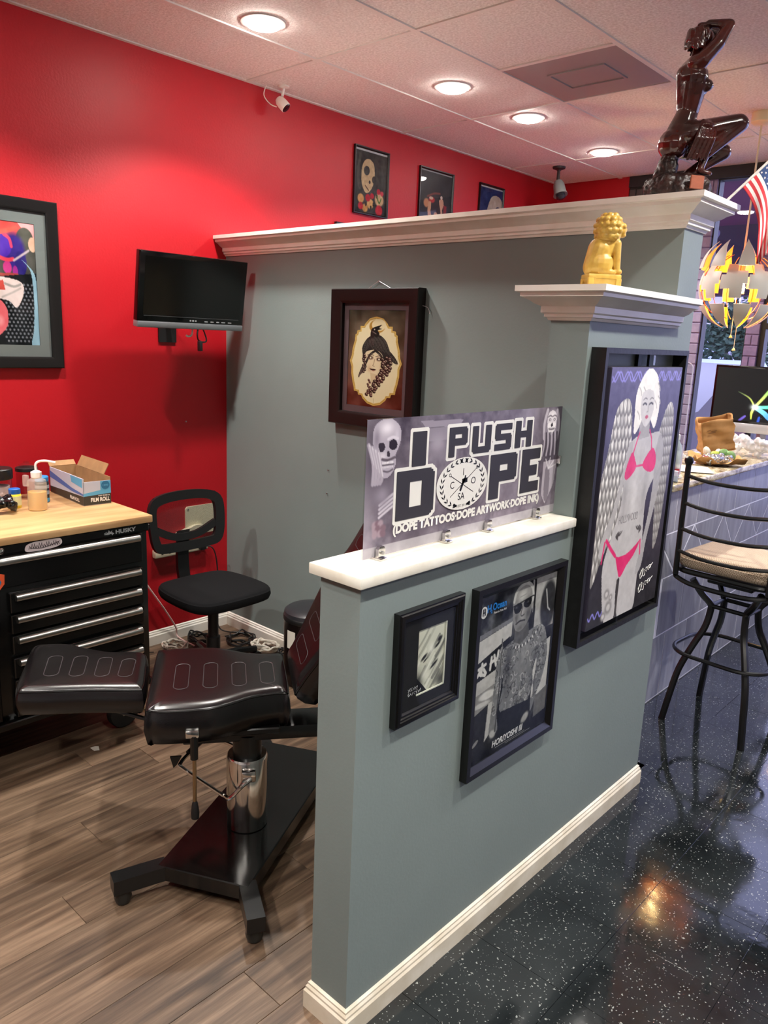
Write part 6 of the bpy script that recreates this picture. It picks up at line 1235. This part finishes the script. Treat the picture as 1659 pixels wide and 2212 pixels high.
sheet('paper_sheet', 'loose white paper sheet on granite beside the food wrap', (2.10, 2.10), .5, .16, .21, GZ+.003, mat('paper_white', '#e6e0d4'))
t_ = thing('hand_sanitizer', 'clear bottle with red band on granite behind box frame', 'bottle', (2.115, 1.80, GZ))
MB().lathe([(.026, 0), (.028, .004), (.028, .13), (.022, .155), (.012, .17), (.011, .18)], 24).build('body', mat('pale_clear_plastic', '#c9d3d8', rough=.15, alpha=.6), t_)
MB().lathe([(.0285, .018), (.0285, .042)], 24).build('red_band', mat('red_band', '#d3242c', rough=.4), t_)
MB().lathe([(.013, .178), (.013, .2), (.006, .203), (.006, .225)], 16).build('cap', mat('white_plastic', '#ece7e4'), t_)
t_ = thing('card_holder', 'small clear holder with white cards at the granite edge', 'holder', (2.165, 1.66, GZ), math.radians(20))
MB().box(-.03, .03, -.02, .02, 0, .003).box(-.03, .03, .017, .02, 0, .06).box(-.03, .03, -.02, -.017, 0, .03).build('tray', M_ACRYL, t_, smooth=False)
MB().box(-.027, .027, -.012, .012, .003, .05).build('cards', mat('card_white', '#d9d6ea', rough=.6), t_, smooth=False)
t_ = thing('acrylic_screen', 'upright clear acrylic screen with rounded corner on granite', 'screen', (2.02, 1.74, GZ), 0)
MB().prism([(x_, z_+.27) for x_, z_ in rrect(.30, .53, .03)], -.003, .003, 'xz').build('sheet', M_ACRYL, t_, smooth=False)
MB().tube([(x_, 0, z_+.27) for x_, z_ in rrect(.30, .53, .03)], .003, 6, closed=True).build('bright_edge', mat('acrylic_edge', '#d9d3ea', rough=.2, alpha=.7), t_)
MB().rbox(-.15, -.10, -.03, .03, 0, .012, .003, 1).rbox(.10, .15, -.03, .03, 0, .012, .003, 1).build('feet', M_ACRYL, t_)

# ================================================================ bar stool
t_ = thing('bar_stool', 'black metal bar stool with woven beige cushion at counter', 'stool', (2.50, 1.725, 0), math.radians(-4))
M_STL = mat('black_powder_coat', '#0b0b0c', rough=.3)
def weave():
    m = bpy.data.materials.new('woven_beige'); m.use_nodes = True; N = m.node_tree.nodes; L = m.node_tree.links; b = N['Principled BSDF']; tc = N.new('ShaderNodeTexCoord'); ck = N.new('ShaderNodeTexChecker'); ck.inputs['Scale'].default_value = 190
    ck.inputs['Color1'].default_value = lin('#cdb8a2')+(1,); ck.inputs['Color2'].default_value = lin('#8d755c')+(1,); L.new(tc.outputs['Object'], ck.inputs['Vector']); L.new(ck.outputs['Color'], b.inputs['Base Color']); b.inputs['Roughness'].default_value = .9
    bp = N.new('ShaderNodeBump'); bp.inputs['Strength'].default_value = .3; bp.inputs['Distance'].default_value = .003; L.new(ck.outputs['Fac'], bp.inputs['Height']); L.new(bp.outputs['Normal'], b.inputs['Normal']); return m
MB().add(*cushion([(x_, y_) for x_, y_ in rrect(.43, .41, .08)], .735, .79, .008, .012)).build('cushion', weave(), t_, ang=60)
MB().tube([(x_, y_, .722) for x_, y_ in rrect(.42, .40, .07)], .013, 8, closed=True).build('seat_ring', M_STL, t_)
for x_ in (-.2, .2):
    p_ = MB().tube([(x_, -.205, .70), (x_, -.212, 1.195)], .0125, 12).build('back_post', M_STL, t_)
    MB().lathe([(.012, 1.19), (.017, 1.20), (.0195, 1.21), (.017, 1.222), (.006, 1.229), (.001, 1.23)], 18, (x_, -.212, 0)).build('finial', M_STL, p_)
for z_ in (1.135, 1.015, .90, .80): MB().tube(catmull([(-.2, -.21, z_+.01), (-.1, -.235, z_), (0, -.243, z_-.002), (.1, -.235, z_), (.2, -.21, z_+.01)], 4), .0085, 8).build('back_rail', M_STL, t_)
MB().tube(catmull([(-.2, -.205, .70), (-.19, -.20, .685), (-.1, -.22, .672), (.1, -.22, .672), (.19, -.20, .685), (.2, -.205, .70)], 4), .011, 8).build('lower_rail', M_STL, t_)
MB().rbox(-.10, .10, -.10, .10, .665, .685, .004, 1).build('swivel_plate', M_STL, t_)
for sx_ in (-1, 1):
    for sy_ in (-1, 1):
        MB().tube(catmull([(sx_*.15, sy_*.13, .675), (sx_*.115, sy_*.10, .61), (sx_*.082, sy_*.072, .565), (sx_*.078, sy_*.07, .53), (sx_*.088, sy_*.085, .45), (sx_*.115, sy_*.115, .37), (sx_*.15, sy_*.155, .25), (sx_*.168, sy_*.178, .12), (sx_*.182, sy_*.195, .0)], 4), .0155, 8).build('leg', M_STL, t_)
for sy_ in (-1, 1): MB().tube([(-.08, sy_*.072, .555), (.08, sy_*.072, .555)], .010, 8).build('cross_bar', M_STL, t_)
for sx_ in (-1, 1): MB().tube([(sx_*.08, -.072, .555), (sx_*.08, .072, .555)], .010, 8).build('cross_bar', M_STL, t_)
MB().tube([(x_, y_, .335) for x_, y_ in rrect(.43, .38, .13, 8)], .0095, 8, closed=True).build('foot_ring', M_STL, t_)
# ================================================================ outside the shop front
struct(MB().box(-14, 20, FARY+.13, 40, -.12, -.02).build('ground_outside', mat('pale_concrete', '#b9b6c0', rough=.9, vary=.1, vscale=1)), 'pale concrete parking lot outside')
struct(MB().box(-6, 1.4, FARY+.2, 7.0, 2.95, 3.2).build('roof_canopy', mat('canopy_soffit', '#6a3b58', rough=.7)), 'purple canopy soffit over the walkway')
struct(MB().box(-6, 1.4, 6.8, 7.0, 2.25, 3.2).build('wall_fascia', mat('canopy_fascia', '#33283c', rough=.6)), 'dark purple canopy fascia outside the window')
t_ = thing('canopy_lamp', 'pale rounded floodlight hanging under the outside canopy', 'lamp', (.55, 6.0, 2.95))
MB().tube([(0, 0, 0), (0, 0, -.12)], .02, 8).build('stem', mat('grey_plastic', '#7d8280'), t_)
b = MB(); b.M = Matrix.Rotation(.5, 4, 'Y'); b.rbox(-.13, .13, -.09, .09, -.24, -.11, .04, 3); b.build('housing', mat('pale_lamp_housing', '#8d88a8', rough=.4), t_)
def car(name, label, loc, rz, col, s=1.0):
    t = thing(name, label, 'car', loc, rz); t.scale = (s, s, s); pm_ = mat('car_paint_'+col[1:], col, rough=.2, coat=.5)
    prof = [(-2.15, .35), (-2.2, .7), (-2.05, .92), (-1.25, 1.02), (-.65, 1.50), (.85, 1.56), (1.65, 1.05), (2.1, .95), (2.2, .6), (2.1, .32)]
    m = MB(); n = len(prof)
    for sy in (-1, 1): m.v += [(x, sy*(.86 if z < 1.1 else .68), z) for x, z in prof]
    m.f += [tuple(range(n-1, -1, -1)), tuple(range(n, 2*n))]+[(i, (i+1) % n, n+(i+1) % n, n+i) for i in range(n)]; m.mi = [0]*len(m.f); m.build('body', pm_, t, ang=40)
    gl = mat('car_window', '#aebccd', rough=.05)
    for sy in (-1, 1):
        w = MB(); w.add([(-1.05, sy*.80, 1.06), (.15, sy*.80, 1.08), (.15, sy*.71, 1.47), (-.6, sy*.71, 1.45)], [(0, 1, 2, 3)]); w.build('side_window', gl, t, smooth=False)
        w = MB(); w.add([(.25, sy*.80, 1.08), (1.4, sy*.80, 1.08), (.85, sy*.71, 1.48), (.25, sy*.71, 1.48)], [(0, 1, 2, 3)]); w.build('side_window', gl, t, smooth=False)
        for x in (-1.35, 1.35): MB().lathe([(.1, -.11), (.30, -.11), (.33, -.07), (.33, .07), (.30, .11), (.1, .11)], 22, (x, sy*.8, .33), 'y').build('wheel', mat('tyre_rubber', '#1a1a1c', rough=.7), t)
    MB().add([(-1.22, -.66, 1.05), (-1.22, .66, 1.05), (-.70, .56, 1.49), (-.70, -.56, 1.49)], [(0, 1, 2, 3)]).build('windscreen', gl, t, loc=(-.02, 0, .02), smooth=False)
    for sy in (-1, 1): MB().rbox(-.95, -.78, sy*.95-.1, sy*.95+.1, 1.02, 1.16, .03, 2).build('wing_mirror', pm_, t)
    return t
car('parked_car', 'silver parked car beyond the narrow window', (-1.9, 13.2, -.02), math.radians(-60), '#9fb0c8')
car('parked_car', 'dark maroon parked car close behind the narrow window', (.10, 8.6, -.02), math.radians(-110), '#3c2438')
t_ = thing('street_tree', 'leafy green tree across the parking lot', 'tree', (-2.95, 17.5, -.02)); t_.scale = (1.3, 1.3, 1.0)
MB().tube([(0, 0, 0), (.05, 0, .8), (.0, .1, 1.8)], [.12, .09, .05], 8).build('trunk', mat('bark', '#4a3c36', rough=.9), t_)
lv = MB(); gq = np.random.default_rng(2)
for i in range(2600):
    c_ = [(0, 0, 2.0), (.55, 0, 1.75), (-.5, .2, 1.8), (.1, 0, 2.5), (.4, .2, 2.3), (-.3, 0, 2.35)][i % 6]; d = gq.normal(size=3); d = d/np.linalg.norm(d)*(.5*gq.random()**.4); p = Vector(c_)+Vector(d); a = Vector(gq.normal(size=3)).normalized()*.07; b_ = a.orthogonal().normalized()*.04
    lv.add([p-a, p+b_, p+a, p-b_], [(0, 1, 2, 3)])
lo_ = lv.build('foliage', mat('leaf_green', '#4f6a58', rough=.7, vary=.4, vscale=3, col2='#2c4234'), t_, smooth=False); lo_['kind'] = 'stuff'
t_ = thing('street_building', 'pale low building with teal sign across the lot', 'building', (-3, 24, -.02))
MB().box(-9, 9, 0, 4, 0, 3.6).build('wall', mat('pale_stucco', '#cfcbe0', rough=.9), t_, smooth=False)
MB().box(-9.2, 9.2, -.3, 4, 3.6, 3.9).build('roof', mat('grey_roof', '#7a7688', rough=.9), t_, smooth=False)
MB().box(-1.2, 1.6, -.08, 0, 2.3, 3.1).build('sign_board', mat('teal_sign', '#2a8f9e', rough=.6), t_, smooth=False)
for x_ in (-6, -3.2, 3.2, 6): w_ = MB().box(x_-.8, x_+.8, -.06, 0, .9, 2.2).build('window', M_MULL, t_, smooth=False); MB().box(x_-.7, x_+.7, -.07, -.055, 1.0, 2.1).build('pane', mat('car_window', '#aebccd'), w_, smooth=False)
# ================================================================ nails left in the walls
for (p_, r_, lb_) in [((.0, .511, 1.198), R90, 'small pale nail head in the red wall below the television'), ((.831, PY, 1.032), 0, 'upper of two tiny nails in the grey partition'), ((.825, PY, .915), 0, 'lower of two tiny nails in the grey partition')]:
    n_ = thing('wall_nail', lb_, 'nail', p_, r_, 'nails left in the walls'); MB().lathe([(.0012, -.008), (.0012, 0)], 8, axis='y').build('shank', M_STEEL, n_); MB().lathe([(.0035, -.0095), (.004, -.008)], 12, axis='y').build('head', M_STEEL, n_)
